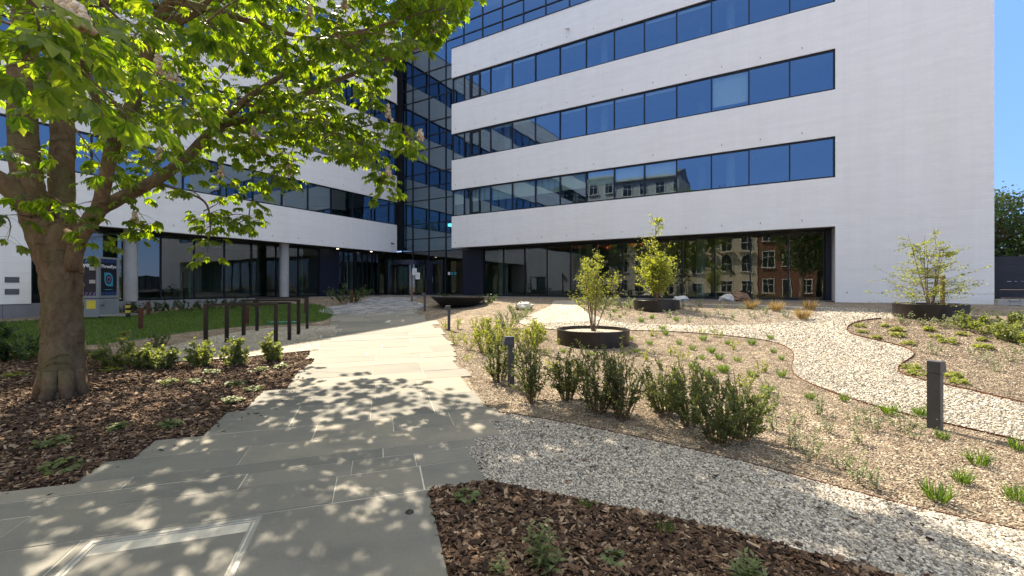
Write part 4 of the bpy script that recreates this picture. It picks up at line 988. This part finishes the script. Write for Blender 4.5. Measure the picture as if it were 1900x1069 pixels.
ros = [(1595, 606), (1598, 617), (1665, 614), (1667, 624), (1625, 628), (1686, 640), (1727, 614), (1737, 627), (1758, 636), (1786, 622), (1820, 632), (1822, 647), (1690, 685), (1702, 696), (1640, 606), (1762, 700), (1780, 712)]
repeat(ros, [rosette(26, .12, .05) for _ in range(4)], 'rosette_plant', 'low bright green rosette of leaves in the right-hand grit bed', 'plant', 'leaf rosettes in the right bed', 'leaf_lime', (.8, 1.25))
G8 = 'ground cover clumps in the bark mulch left of the walk'
for p, r, lab in (((122, 872), .14, 'scalloped ground cover clump nearest the bottom left corner'), ((97, 828), .14, 'ground cover clump just above the nearest one'), ((217, 798), .11, 'dark ground cover clump right of the trunk in the mulch'), ((318, 795), .09, 'small ground cover clump near the middle of the mulch'), ((430, 748), .12, 'ground cover clump near the stepped slab edge'),
                  ((437, 716), .11, 'ground cover clump halfway up the mulch edge'), ((482, 690), .14, 'sunlit ground cover clump below the round bright shrub'), ((520, 684), .1, 'sunlit ground cover clump touching the flagstones'), ((362, 713), .12, 'ground cover clump among tree shadows'), ((312, 714), .12, 'ground cover clump in shadow right of the trunk'), ((392, 695), .11, 'sunny ground cover clump behind the shadows'), ((470, 727), .1, 'ground cover clump beside the jagged slab'), ((30, 700), .13, 'yellow green ground cover left of the trunk'), ((205, 690), .15, 'yellow ground cover under the broad bright shrub')):
    x, y, z = onground(*p); tag(rosette(22, r, .055).build('ground_cover', 'leaf_mid' if 'yellow' not in lab else 'leaf_lime', None, (x, y, z)), lab, 'plant', G8)
# plants in the near mulch
x, y, z = onground(868, 930); tag(rosette(26, .085, .04).build('ground_cover', 'leaf_mid', None, (x, y, z)), 'fresh green lobed plant at the corner of the near slab', 'plant')
x, y, z = onground(1140, 1050); tag(rosette(14, .06, .035).build('ground_cover', 'leaf_mid', None, (x, y, z)), 'tiny lobed plant in the middle of the near mulch', 'plant')
for p, lab in (((1088, 945), 'short grass tuft against the edging of the near mulch'), ((1235, 990), 'grass tuft in the near mulch by the gravel')):
    x, y, z = onground(*p); tag(blades(90, .10, .14, .005, .8).build('grass_tuft', 'grass', None, (x, y, z)), lab, 'grass tuft')
def upright(pxy, h, n, ls, lab):
    x, y, z = onground(*pxy); t = thing('leafy_stem_plant', lab, 'plant', (x, y, z)); st, lf = MB(), MB()
    for k in range(n):
        e = np.array([rng.uniform(-.13, .13), rng.uniform(-.1, .1), h * rng.uniform(.55, 1)]) if k else np.array([.0, .02, h])
        L = curve((e[0] * .15, e[1] * .15, -.02), e, .05, 8); st.tube(L, np.linspace(.004, .0018, 8), 5, 0, 0, False)
        for i in range(2, 8):
            a0 = i * 1.9 + k
            for s_ in (0, math.pi):
                D = np.array([[math.cos(a0 + s_), math.sin(a0 + s_), .35 + .12 * (i - 4)]]); ll = ls * (1.1 - .09 * abs(i - 4))
                lf.leaves(L[i][None], D, np.array([[0, 0, 1.]]), np.array([ll]), np.array([ll * .34]), 0, .22, .5, .1)
    st.build('stems', 'twig_green', t); lf.build('foliage', 'leaf_mid', t)
upright((1010, 1062), .27, 8, .075, 'upright leafy plant with paired leaves in the near mulch'); upright((1385, 1085), .16, 8, .07, 'leafy plant cut by the bottom edge of the view'); upright((930, 1063), .08, 4, .05, 'small seedling left of the upright leafy plant')

# ------------------------------------------------------------------ young trees in the planters
def young_tree(c, h, nst, lean, nb, blen, ls, lab, per, mat, flat=0, single=False, zlow=.25, prof=None):
    t = thing('young_tree', lab, 'tree', c, 0); st, lf = MB(), MB(); P, D = [], []
    for k in range(nst):
        a = k * 6.283 / nst + rng.random(); q = lean * (rng.uniform(.3, 1) if k or not single else .0); hh = h * (rng.uniform(.68, .98) if k else 1)
        if single and k: hh *= .6
        L = curve((.05 * math.cos(a), .05 * math.sin(a), .0), (q * math.cos(a), q * math.sin(a), hh), .04, 10)
        st.tube(L, np.linspace(.014 if not single or k else .03, .003, 10), 6, 0, 0, False)
        for j in range(nb):
            tt = rng.uniform(zlow, .98) if prof is None else zlow + (1 - zlow) * rng.random() ** 1.1; i = min(int(tt * 9), 8); p = L[i] + (L[i + 1] - L[i]) * (tt * 9 - i)
            b_ = rng.random() * 6.283; ln = blen * (1.12 - tt) * rng.uniform(.5, 1.15) if prof is None else blen * prof(tt) * rng.uniform(.55, 1.1)
            e = p + np.array([math.cos(b_), math.sin(b_), (.15 if flat else .85) + .2 * rng.standard_normal()]) * ln
            B = curve(p, e, .06, 5, -.04 if flat else .0); st.tube(B, np.linspace(.005, .0015, 5), 4, 0, 0, False)
            n = per; u = .15 + .85 * rng.random(n); i2 = np.minimum((u * 4).astype(int), 3); fr = (u * 4 - i2)[:, None]
            P.append(B[i2] * (1 - fr) + B[i2 + 1] * fr + .035 * rng.standard_normal((n, 3)) * [1, 1, .5 if flat else 1]); D.append(unit((B[i2 + 1] - B[i2]) * 4 + rdir(n) * .8))
    P, D = np.concatenate(P), np.concatenate(D); n = len(P); L = ls * (.6 + .6 * rng.random(n))
    lf.leaves(P, D, rdir(n, 1.2), L, L * .62, 0, .15)
    st.build('trunk', 'twig', t); lf.build('crown', mat, t)
young_tree((PL1[0][0] + .02, PL1[0][1], PL1[0][2] + .29), 2.0, 9, .62, 17, .62, .046, 'loose multi-stemmed young tree in the round planter nearest the walk', 22, 'leaf_tree', zlow=.25)
young_tree((PL2[0][0], PL2[0][1], PL2[0][2] + .25), 2.75, 5, .2, 52, .92, .075, 'dense pointed yellow green young tree in front of the glass', 20, 'leaf_lime', single=True, zlow=.16, prof=lambda t: (.45 + t * 1.5 if t < .35 else 1.25 - t) * .95)
young_tree((PL3[0][0] + .02, PL3[0][1], PL3[0][2] + .28), 2.0, 8, .5, 18, 1.3, .055, 'spreading young tree with layered branches in front of the white wall', 24, 'leaf_tree', flat=1, zlow=.06)
p = at(1770, 585); t = thing('tree_stake', 'brown wooden stake with a crossbar beside the spreading young tree', 'stake', (p[0], p[1] + .3, gz(p[0], p[1] + .3)), -.2)
m = MB(); m.box(-.035, .035, -.035, .035, -.1, 1.0); m.build('post', 'wood', t); m = MB(); m.box(-.42, .04, -.05, -.036, .93, .98); m.build('crossbar', 'wood', t)

# ------------------------------------------------------------------ the horse chestnut
TY = 6.25
tb = at(116, 736); tz = gz(*tb)
tree = thing('chestnut_tree', 'big horse chestnut tree in leaf and faded blossom beside the walk', 'tree', (0, 0, 0))
skel = []
def limb(mb, P, rad, sides=14, it=2):
    P = [np.asarray(q_, float) for q_ in P]; n = len(P); r_ = list(rad)
    A = np.array(P); k = np.linspace(0, n - 1, (n - 1) * 6 + 1); i = np.minimum(k.astype(int), n - 2); f_ = k - i
    # Catmull-Rom through the measured points
    Ae = np.vstack([2 * A[0] - A[1], A, 2 * A[-1] - A[-2]]); p0, p1, p2, p3 = Ae[i], Ae[i + 1], Ae[i + 2], Ae[i + 3]; f3 = f_[:, None]
    C = .5 * (2 * p1 + (p2 - p0) * f3 + (2 * p0 - 5 * p1 + 4 * p2 - p3) * f3 ** 2 + (3 * p1 - p0 - 3 * p2 + p3) * f3 ** 3)
    rr_ = np.interp(k, range(n), r_); mb.tube(C, rr_, sides, 0, .035); skel.append((C, rr_)); return C
def rp(x, y, Y): return ray(x, y, Y)
tk = MB()
for k in range(7):
    a = k * .9 + .3; tk.tube([(tb[0] + .16 * math.cos(a), tb[1] + .16 * math.sin(a), tz + .38), (tb[0] + .20 * math.cos(a), tb[1] + .20 * math.sin(a), tz + .12), (tb[0] + .27 * math.cos(a), tb[1] + .27 * math.sin(a), tz - .05)], [.085, .085, .05], 8, 0, .05)
limb(tk, [rp(116, 752, 6.2), rp(116, 738, 6.2), rp(117, 690, 6.2), rp(117, 620, 6.2), rp(115, 560, 6.2), rp(112, 500, 6.2), rp(104, 455, 6.2), rp(88, 420, 6.22)], [.33, .275, .25, .222, .212, .235, .24, .19], 26)
limb(tk, [rp(100, 500, 6.2), rp(78, 430, 6.18), rp(58, 370, 6.1), rp(46, 290, 6.05), rp(42, 190, 6.0), rp(44, 80, 5.95), rp(52, -60, 5.9), rp(70, -260, 6.0), rp(110, -480, 6.3)], [.17, .185, .172, .158, .15, .14, .12, .09, .04], 20)
limb(tk, [rp(128, 500, 6.3), rp(118, 420, 6.4), rp(114, 340, 6.5), rp(116, 240, 6.6), rp(108, 120, 6.8), rp(98, 0, 7.0), rp(90, -200, 7.3), rp(120, -400, 7.6)], [.12, .145, .148, .14, .125, .10, .07, .03], 18)
limb(tk, [rp(132, 500, 6.15), rp(148, 440, 6.1), rp(180, 395, 6.0), rp(192, 350, 5.9), rp(210, 270, 5.75), rp(240, 206, 5.6), rp(262, 142, 5.5), rp(284, 64, 5.4), rp(322, -10, 5.3), rp(400, -140, 5.3), rp(500, -260, 5.5)], [.09, .10, .088, .08, .076, .073, .07, .066, .06, .045, .02], 14)
limb(tk, [rp(150, 430, 6.1), rp(180, 392, 6.2), rp(225, 367, 6.35), rp(284, 337, 6.5), rp(337, 300, 6.65), rp(390, 247, 6.8), rp(449, 191, 7.0), rp(486, 165, 7.1), rp(545, 128, 7.3), rp(620, 100, 7.5), rp(700, 60, 7.7)], [.08, .095, .09, .082, .075, .068, .056, .05, .035, .024, .012], 12)
limb(tk, [rp(66, 400, 6.1), rp(20, 350, 5.9), rp(-60, 300, 5.6), rp(-200, 200, 5.2), rp(-380, 60, 5.0)], [.13, .13, .11, .08, .04], 12)
limb(tk, [rp(318, 0, 5.3), rp(397, 20, 5.6), rp(480, 45, 6.0), rp(584, 72, 6.5), rp(680, 55, 6.9), rp(780, 25, 7.2), rp(860, 10, 7.4)], [.05, .04, .035, .028, .02, .014, .006], 8)
limb(tk, [rp(449, 191, 7.0), rp(520, 210, 7.1), rp(600, 225, 7.2), rp(650, 238, 7.2), rp(700, 232, 7.1), rp(755, 250, 7.0)], [.03, .024, .018, .014, .01, .004], 8)
limb(tk, [rp(645, 236, 7.2), rp(665, 262, 7.2), rp(683, 285, 7.15), rp(700, 318, 7.1), rp(718, 345, 7.1)], [.012, .01, .008, .006, .003], 6)
limb(tk, [rp(284, 337, 6.5), rp(330, 352, 6.6), rp(380, 375, 6.6), rp(390, 420, 6.6), rp(385, 465, 6.6)], [.03, .022, .016, .01, .004], 6)
limb(tk, [rp(390, 247, 6.8), rp(440, 270, 6.9), rp(500, 290, 7.0), rp(545, 300, 7.1)], [.03, .02, .014, .005], 6)
limb(tk, [rp(210, 270, 5.75), rp(180, 190, 5.0), rp(150, 120, 4.1), rp(110, 80, 3.2), rp(70, 70, 2.4)], [.05, .042, .032, .022, .008], 8)
# high limbs that carry the crown above the view
limb(tk, [rp(284, 64, 5.4), (-2.6, 6.2, 6.6), (-1.6, 6.9, 7.4), (-.6, 7.6, 7.9)], [.06, .05, .035, .012], 8)
limb(tk, [rp(390, 247, 6.8), (-3.2, 8.2, 5.6), (-2.3, 9.2, 6.6), (-1.6, 9.8, 7.2)], [.06, .05, .035, .012], 8)
limb(tk, [rp(52, -60, 5.9), (-5.6, 4.6, 7.2), (-4.6, 3.4, 7.8)], [.08, .06, .02], 8)
limb(tk, [rp(98, 0, 7.0), (-6.8, 8.6, 7.2), (-6.4, 10.2, 8.0)], [.08, .06, .02], 8)

CROWN = np.array([(-700, -900), (1000, -900), (875, 0), (868, 18), (835, 42), (800, 80), (745, 118), (716, 160), (728, 205), (752, 240), (772, 262), (752, 278), (735, 255), (700, 262), (722, 330), (712, 345), (690, 330), (655, 300), (618, 290), (560, 282), (545, 330), (520, 355), (480, 395), (468, 415), (415, 420), (400, 445), (388, 470), (375, 440), (372, 415), (330, 395), (296, 405), (282, 432), (230, 436), (214, 405), (168, 345), (150, 300), (130, 300), (80, 250), (58, 330), (0, 340), (-700, 340)], float)
HOLES = [(455, 318, 48, 28), (335, 400, 40, 30), (600, 120, 24, 16), (420, 110, 20, 16), (345, 75, 18, 16), (180, 300, 20, 30), (225, 30, 20, 18), (505, 145, 22, 18), (640, 165, 28, 16), (560, 155, 20, 14), (480, 225, 24, 12), (250, 330, 22, 18), (400, 345, 24, 14), (640, 200, 40, 12)]
cl = []
def add_clusters(n, gen):
    k = 0; tries = 0
    while k < n and tries < n * 60:
        tries += 1; p = gen()
        if p[1] < 1.2: ok_ = p[2] > CZ + 2.6
        else:
            u, v = CX + p[0] / p[1] * F, CY - (p[2] - CZ) / p[1] * F
            ok_ = inside(CROWN, np.array([[u, v]]))[0] and not any(((u - a) / c) ** 2 + ((v - b_) / d) ** 2 < 1 for a, b_, c, d in HOLES)
        if ok_ and all(np.linalg.norm(p - q_) > .22 for q_ in cl[-80:]): cl.append(p); k += 1
def g_view():
    i = rng.integers(4, len(skel)); C, r_ = skel[i]; j = rng.integers(len(C) // 4, len(C)); return C[j] + rng.standard_normal(3) * [.62, .6, .45]
def g_vol():
    v = rdir(1)[0] * rng.random() ** .4; return np.array([-3.7, 7.3, CZ + 5.2]) + v * [4.6, 3.6, 3.7]
def g_back():
    v = rdir(1)[0] * rng.random() ** .4; return np.array([-6.6, 9.2, CZ + 5.0]) + v * [4.2, 3.0, 3.2]
def g_right():
    v = rdir(1)[0] * rng.random() ** .4; return np.array([-1.5, 9.0, CZ + 6.6]) + v * [2.1, 2.1, 1.2]
def g_near():
    v = rdir(1)[0] * rng.random() ** .4; return np.array([-2.9, 4.3, CZ + 4.4]) + v * [1.9, 1.5, 1.2]
add_clusters(120, g_near); add_clusters(330, g_right); add_clusters(350, g_view); add_clusters(430, g_vol); add_clusters(170, g_back)
for u, v, Y in ((20, 285, 5.0), (10, 400, 5.6), (14, 445, 5.4), (60, 368, 5.6), (95, 362, 5.7), (160, 445, 5.3), (190, 440, 5.4), (130, 385, 5.6), (70, 70, 2.0), (150, 40, 2.3), (60, 20, 1.9), (200, 100, 2.6), (20, 110, 2.0), (120, 110, 2.2), (230, 45, 2.9), (260, 120, 3.2), (310, 40, 3.4),
                (765, 262, 7.0), (748, 278, 7.0), (715, 335, 7.1), (700, 318, 7.1), (716, 352, 7.1), (640, 285, 7.2), (388, 448, 6.6), (386, 470, 6.6), (420, 400, 6.6), (462, 402, 6.7), (240, 425, 6.4), (270, 410, 6.5), (860, 8, 7.3), (845, 20, 7.3), (815, 50, 7.2), (790, 70, 7.2), (700, 135, 7.2), (735, 110, 7.2)):
    cl.append(rp(u, v, Y))
cl = np.array(cl)
pts = np.concatenate([C[len(C) // 3:] if i else C[-1:] for i, (C, _) in enumerate(skel)])
d0 = np.array([np.min(np.linalg.norm(pts - c, axis=1)) for c in cl]); order = np.argsort(d0)
lf = MB(); tw = tk
for c in cl[order]:
    d = np.linalg.norm(pts - c, axis=1); j = int(np.argmin(d + .15 * np.maximum(0, pts[:, 2] - c[2])))
    B = curve(pts[j], c, .08, 6, .06); L = d[j]
    tw.tube(B, np.linspace(.006 + .008 * L, .003, 6), 5, 0, 0, False); pts = np.vstack([pts, B[2:]])
    out = unit(B[-1] - B[-2]); n = rng.integers(6, 10); near = c[1] < 3.6
    a = rng.random(n) * 6.283; base = B[-1] - out * rng.random((n, 1)) * min(.4, L) * .8
    pet = unit(np.column_stack([np.cos(a), np.sin(a), .35 * rng.standard_normal(n)]) + out * .5) * (.10 + .16 * rng.random((n, 1)))
    ctr = base + pet; ctr[:, 2] -= .03
    for i in range(n): tw.tube([base[i], (base[i] + ctr[i]) / 2 + [0, 0, .015], ctr[i]], [.0022, .0018, .0016], 3, 1, 0, False)
    dirn = unit(pet * [1, 1, .3] + [0, 0, -.06]); nrm = unit(np.column_stack([.3 * rng.standard_normal((n, 2)), np.ones(n)]) + dirn * .45)
    side = unit(np.cross(dirn, nrm)); size = rng.uniform(.095, .168, n) * (1.0 if not near else .9)
    for k in range(7):
        th = (k - 3) * .55; D = dirn * math.cos(th) + side * math.sin(th) - np.array([0, 0, .32 + .08 * abs(k - 3)]) * rng.uniform(.5, 1.4, (n, 1))
        ll = size * (1.12, 1.0, .78, .5)[abs(k - 3)]
        lf.leaves(ctr, D, nrm, ll, ll * .46, 0, .2, .62, .10)
tk.build('trunk', ['bark', 'twig_green'], tree, smooth=True)
lf.build('crown', 'chestnut', tree)
def blossom(c, h, r):
    m = MB(); n = 60; z = rng.random(n); a = rng.random(n) * 6.283; rr_ = r * (1 - z * .75) * np.sqrt(rng.random(n)); s = .012 + .012 * rng.random(n)
    P = np.column_stack([rr_ * np.cos(a), rr_ * np.sin(a), z * h]) + c
    V = IV[None] * (s[:, None, None] * (1 + .25 * rng.standard_normal((n, 12, 1)))) + P[:, None]
    m.add(V.reshape(-1, 3), (IF[None] + (np.arange(n) * 12)[:, None, None]).reshape(-1, 3)); m.build('blossom', 'blossom', tree, smooth=True)
for u, v, Y, h in ((122, 32, 2.1, .13), (143, 40, 2.1, .09), (293, 125, 4.2, .13), (322, 142, 4.2, .12), (296, 288, 6.0, .16), (535, 318, 6.9, .15), (720, 210, 7.0, .17), (640, 8, 6.6, .16), (780, 252, 6.9, .14), (802, 52, 7.1, .16), (410, 318, 6.6, .14), (470, 245, 6.8, .14), (575, 25, 6.2, .14), (720, 318, 7.0, .13), (250, 405, 6.4, .13), (728, 230, 6.9, .12), (625, 58, 6.6, .13)):
    blossom(rp(u, v + 8, Y), h * 1.15, .055)

# ------------------------------------------------------------------ trees and houses farther off
def big_tree(loc, h, r, mat, lab, n=5200, ls=.28, trunk=.22, group=None, zc=.62, name='leafy_tree'):
    t = thing(name, lab, 'tree', loc, 0, group); st, lf = MB(), MB()
    st.tube(curve((0, 0, -.2), (0, 0, h * .8), .03, 8), np.linspace(trunk, trunk * .25, 8), 10)
    C = []
    for k in range(46):
        v = rdir(1)[0] * rng.random() ** .33; c = np.array([v[0] * r, v[1] * r, h * zc + v[2] * h * .37]); C.append(c)
        st.tube(curve((0, 0, max(h * .2, min(c[2] - r * .4, h * .7))), c, .08, 5), np.linspace(trunk * .3, .02, 5), 5, 0, 0, False)
    C = np.array(C); i = rng.integers(0, len(C), n); P = C[i] + rng.standard_normal((n, 3)) * r * [.19, .19, .15]
    L = ls * (.6 + .6 * rng.random(n)); lf.leaves(P, rdir(n, -.3), rdir(n, 1.0), L, L * .6, 0, .15)
    st.build('trunk', 'twig', t); lf.build('crown', mat, t); return t
GT = 'trees behind the dark fence'
for x, y, h, r, mat, lab in ((25.9, 4.2, 4.4, 1.5, 'leaf_deep', 'dark tree pressed against the corner behind the fence'), (28.4, 4.4, 3.8, 1.7, 'leaf_mid', 'lighter green tree behind the right part of the dark fence'), (26.4, 6.5, 5.4, 1.3, 'leaf_mid', 'sunlit pale topped tree rising above the dark one behind the fence'), (31.5, 5.5, 4.2, 2.0, 'leaf_deep', 'low dark tree at the very edge behind the fence')):
    p = rw(x, y); big_tree((p[0], p[1], gz(*p) - .1), h, r, mat, lab, 4200, .17, .12, GT, .6)
def house(xc, w, h, mat, lab, storeys, bays, arch=False, depth=9, awn=False, yy=-46):
    p = rw(xc, yy); zg = CZ - 1.85; t = thing('town_house', lab, 'house', (p[0], p[1], zg), AR + math.pi, 'houses across the street')
    m = MB(); m.box(-w / 2, w / 2, 0, depth, -.3, h); m.build('wall', mat, t)
    m = MB(); m.box(-w / 2 - .002, w / 2 + .002, -.35, depth + .2, h + .002, h + .3)
    V = [(-w / 2, -.2, h + .302), (w / 2, -.2, h + .302), (w / 2, depth, h + .302), (-w / 2, depth, h + .302), (-w / 2, depth / 2, h + 2.2), (w / 2, depth / 2, h + 2.2)]
    m.v.append(np.array(V)); m.f.append((np.array([(0, 1, 5, 4), (2, 3, 4, 5)]) + m.n, 0)); m.f.append((np.array([(1, 2, 5), (3, 0, 4)]) + m.n, 0)); m.n += 6; m.build('roof', 'slate', t)
    sh = h / storeys
    for s_ in range(storeys):
        for k in range(bays):
            cx = -w / 2 + (k + .5) * w / bays; z0 = s_ * sh + (.9 if s_ else .1); ww, hh = min(1.35, w / bays * .6), sh * (.58 if s_ else .72)
            if s_ == 0 and k != bays // 2: z0, hh = .9, sh * .5
            door = s_ == 0 and k == bays // 2
            f = MB(); a = np.linspace(0, math.pi, 9) if arch and s_ == 1 else None
            f.box(cx - ww / 2 - .1, cx - ww / 2, -.06, .02, z0, z0 + hh); f.box(cx + ww / 2, cx + ww / 2 + .1, -.06, .02, z0, z0 + hh); f.box(cx - ww / 2 - .2, cx + ww / 2 + .2, -.2, .02, z0 - .14, z0 - .002)
            if a is None: f.box(cx - ww / 2 - .1, cx + ww / 2 + .1, -.07, .02, z0 + hh + .002, z0 + hh + .12)
            if not door: f.box(cx - .03, cx + .03, -.04, .0, z0, z0 + hh); f.box(cx - ww / 2, cx + ww / 2, -.038, -.004, z0 + hh * .62, z0 + hh * .62 + .06)
            fr = f.build('door' if door else 'window', 'sash', t); g = MB(); g.box(cx - ww / 2, cx + ww / 2, -.02, -.005, z0, z0 + hh - .002)
            if a is not None:
                A_ = [(cx + ww / 2 * math.cos(q_), -.02, z0 + hh + ww / 2 * math.sin(q_)) for q_ in a]; g.v.append(np.array(A_)); g.f.append((np.array([list(range(9))]) + g.n, 0)); g.n += 9
                for q_, q2 in zip(a, a[1:]):
                    f2 = ww / 2; P4 = [(cx + (f2 + d_) * math.cos(x_), -.05, z0 + hh + (f2 + d_) * math.sin(x_)) for x_, d_ in ((q_, 0), (q_, .12), (q2, .12), (q2, 0))]; g.quad(*P4, 1)
            g.build('pane', ['dark_glass', 'sash'], fr)
            if awn and s_ in (2, 3) and k % 2 == 0:
                q_ = MB(); q_.quad((cx - 1.3, -.02, z0 + hh + .2), (cx + 1.3, -.02, z0 + hh + .2), (cx + 1.3, -1.3, z0 + hh - .7), (cx - 1.3, -1.3, z0 + hh - .7)); q_.quad((cx - 1.3, -1.3, z0 + hh - .7), (cx + 1.3, -1.3, z0 + hh - .7), (cx + 1.3, -1.31, z0 + hh - .95), (cx - 1.3, -1.31, z0 + hh - .95)); q_.build('awning', 'orange', t)
            if arch and s_ == 2: q_ = MB(); q_.box(cx - ww / 2 - .35, cx + ww / 2 + .35, -.7, 0, z0 - .3, z0 - .15); q_.build('balcony', 'cream', t)
house(11.2, 10.6, 12.0, 'cream', 'cream town house with arched windows mirrored in the ground floor glass', 4, 4, True)
house(20.2, 7.2, 11.0, 'redbrick', 'red brick town house with white sash windows mirrored beside the cream one', 3, 3)
house(-6.5, 24.0, 19.5, 'grey_render', 'tall grey block with orange awnings mirrored in the first ribbon of windows', 6, 9, False, 12, True, -50)
house(32.5, 16, 10.0, 'cream', 'plain cream house mirrored faintly at the end of the glass', 3, 5)
for x, y, h, r, mat, lab in ((13.5, -64, 21.0, 4.5, 'leaf_red', 'copper leaved tree mirrored in the upper windows'), (20.9, -30, 10.5, 2.4, 'leaf_deep', 'dark green tree mirrored in the last ground floor panes'), (5.0, -36, 10, 3.0, 'leaf_mid', 'green street tree mirrored behind the planter trees'), (-2, -34, 10, 3.0, 'leaf_deep', 'dark street tree mirrored near the navy panel')):
    p = rw(x, y); big_tree((p[0], p[1], CZ - 1.85), h, r, mat, lab, 3800, .34, .25, 'street trees across the road')
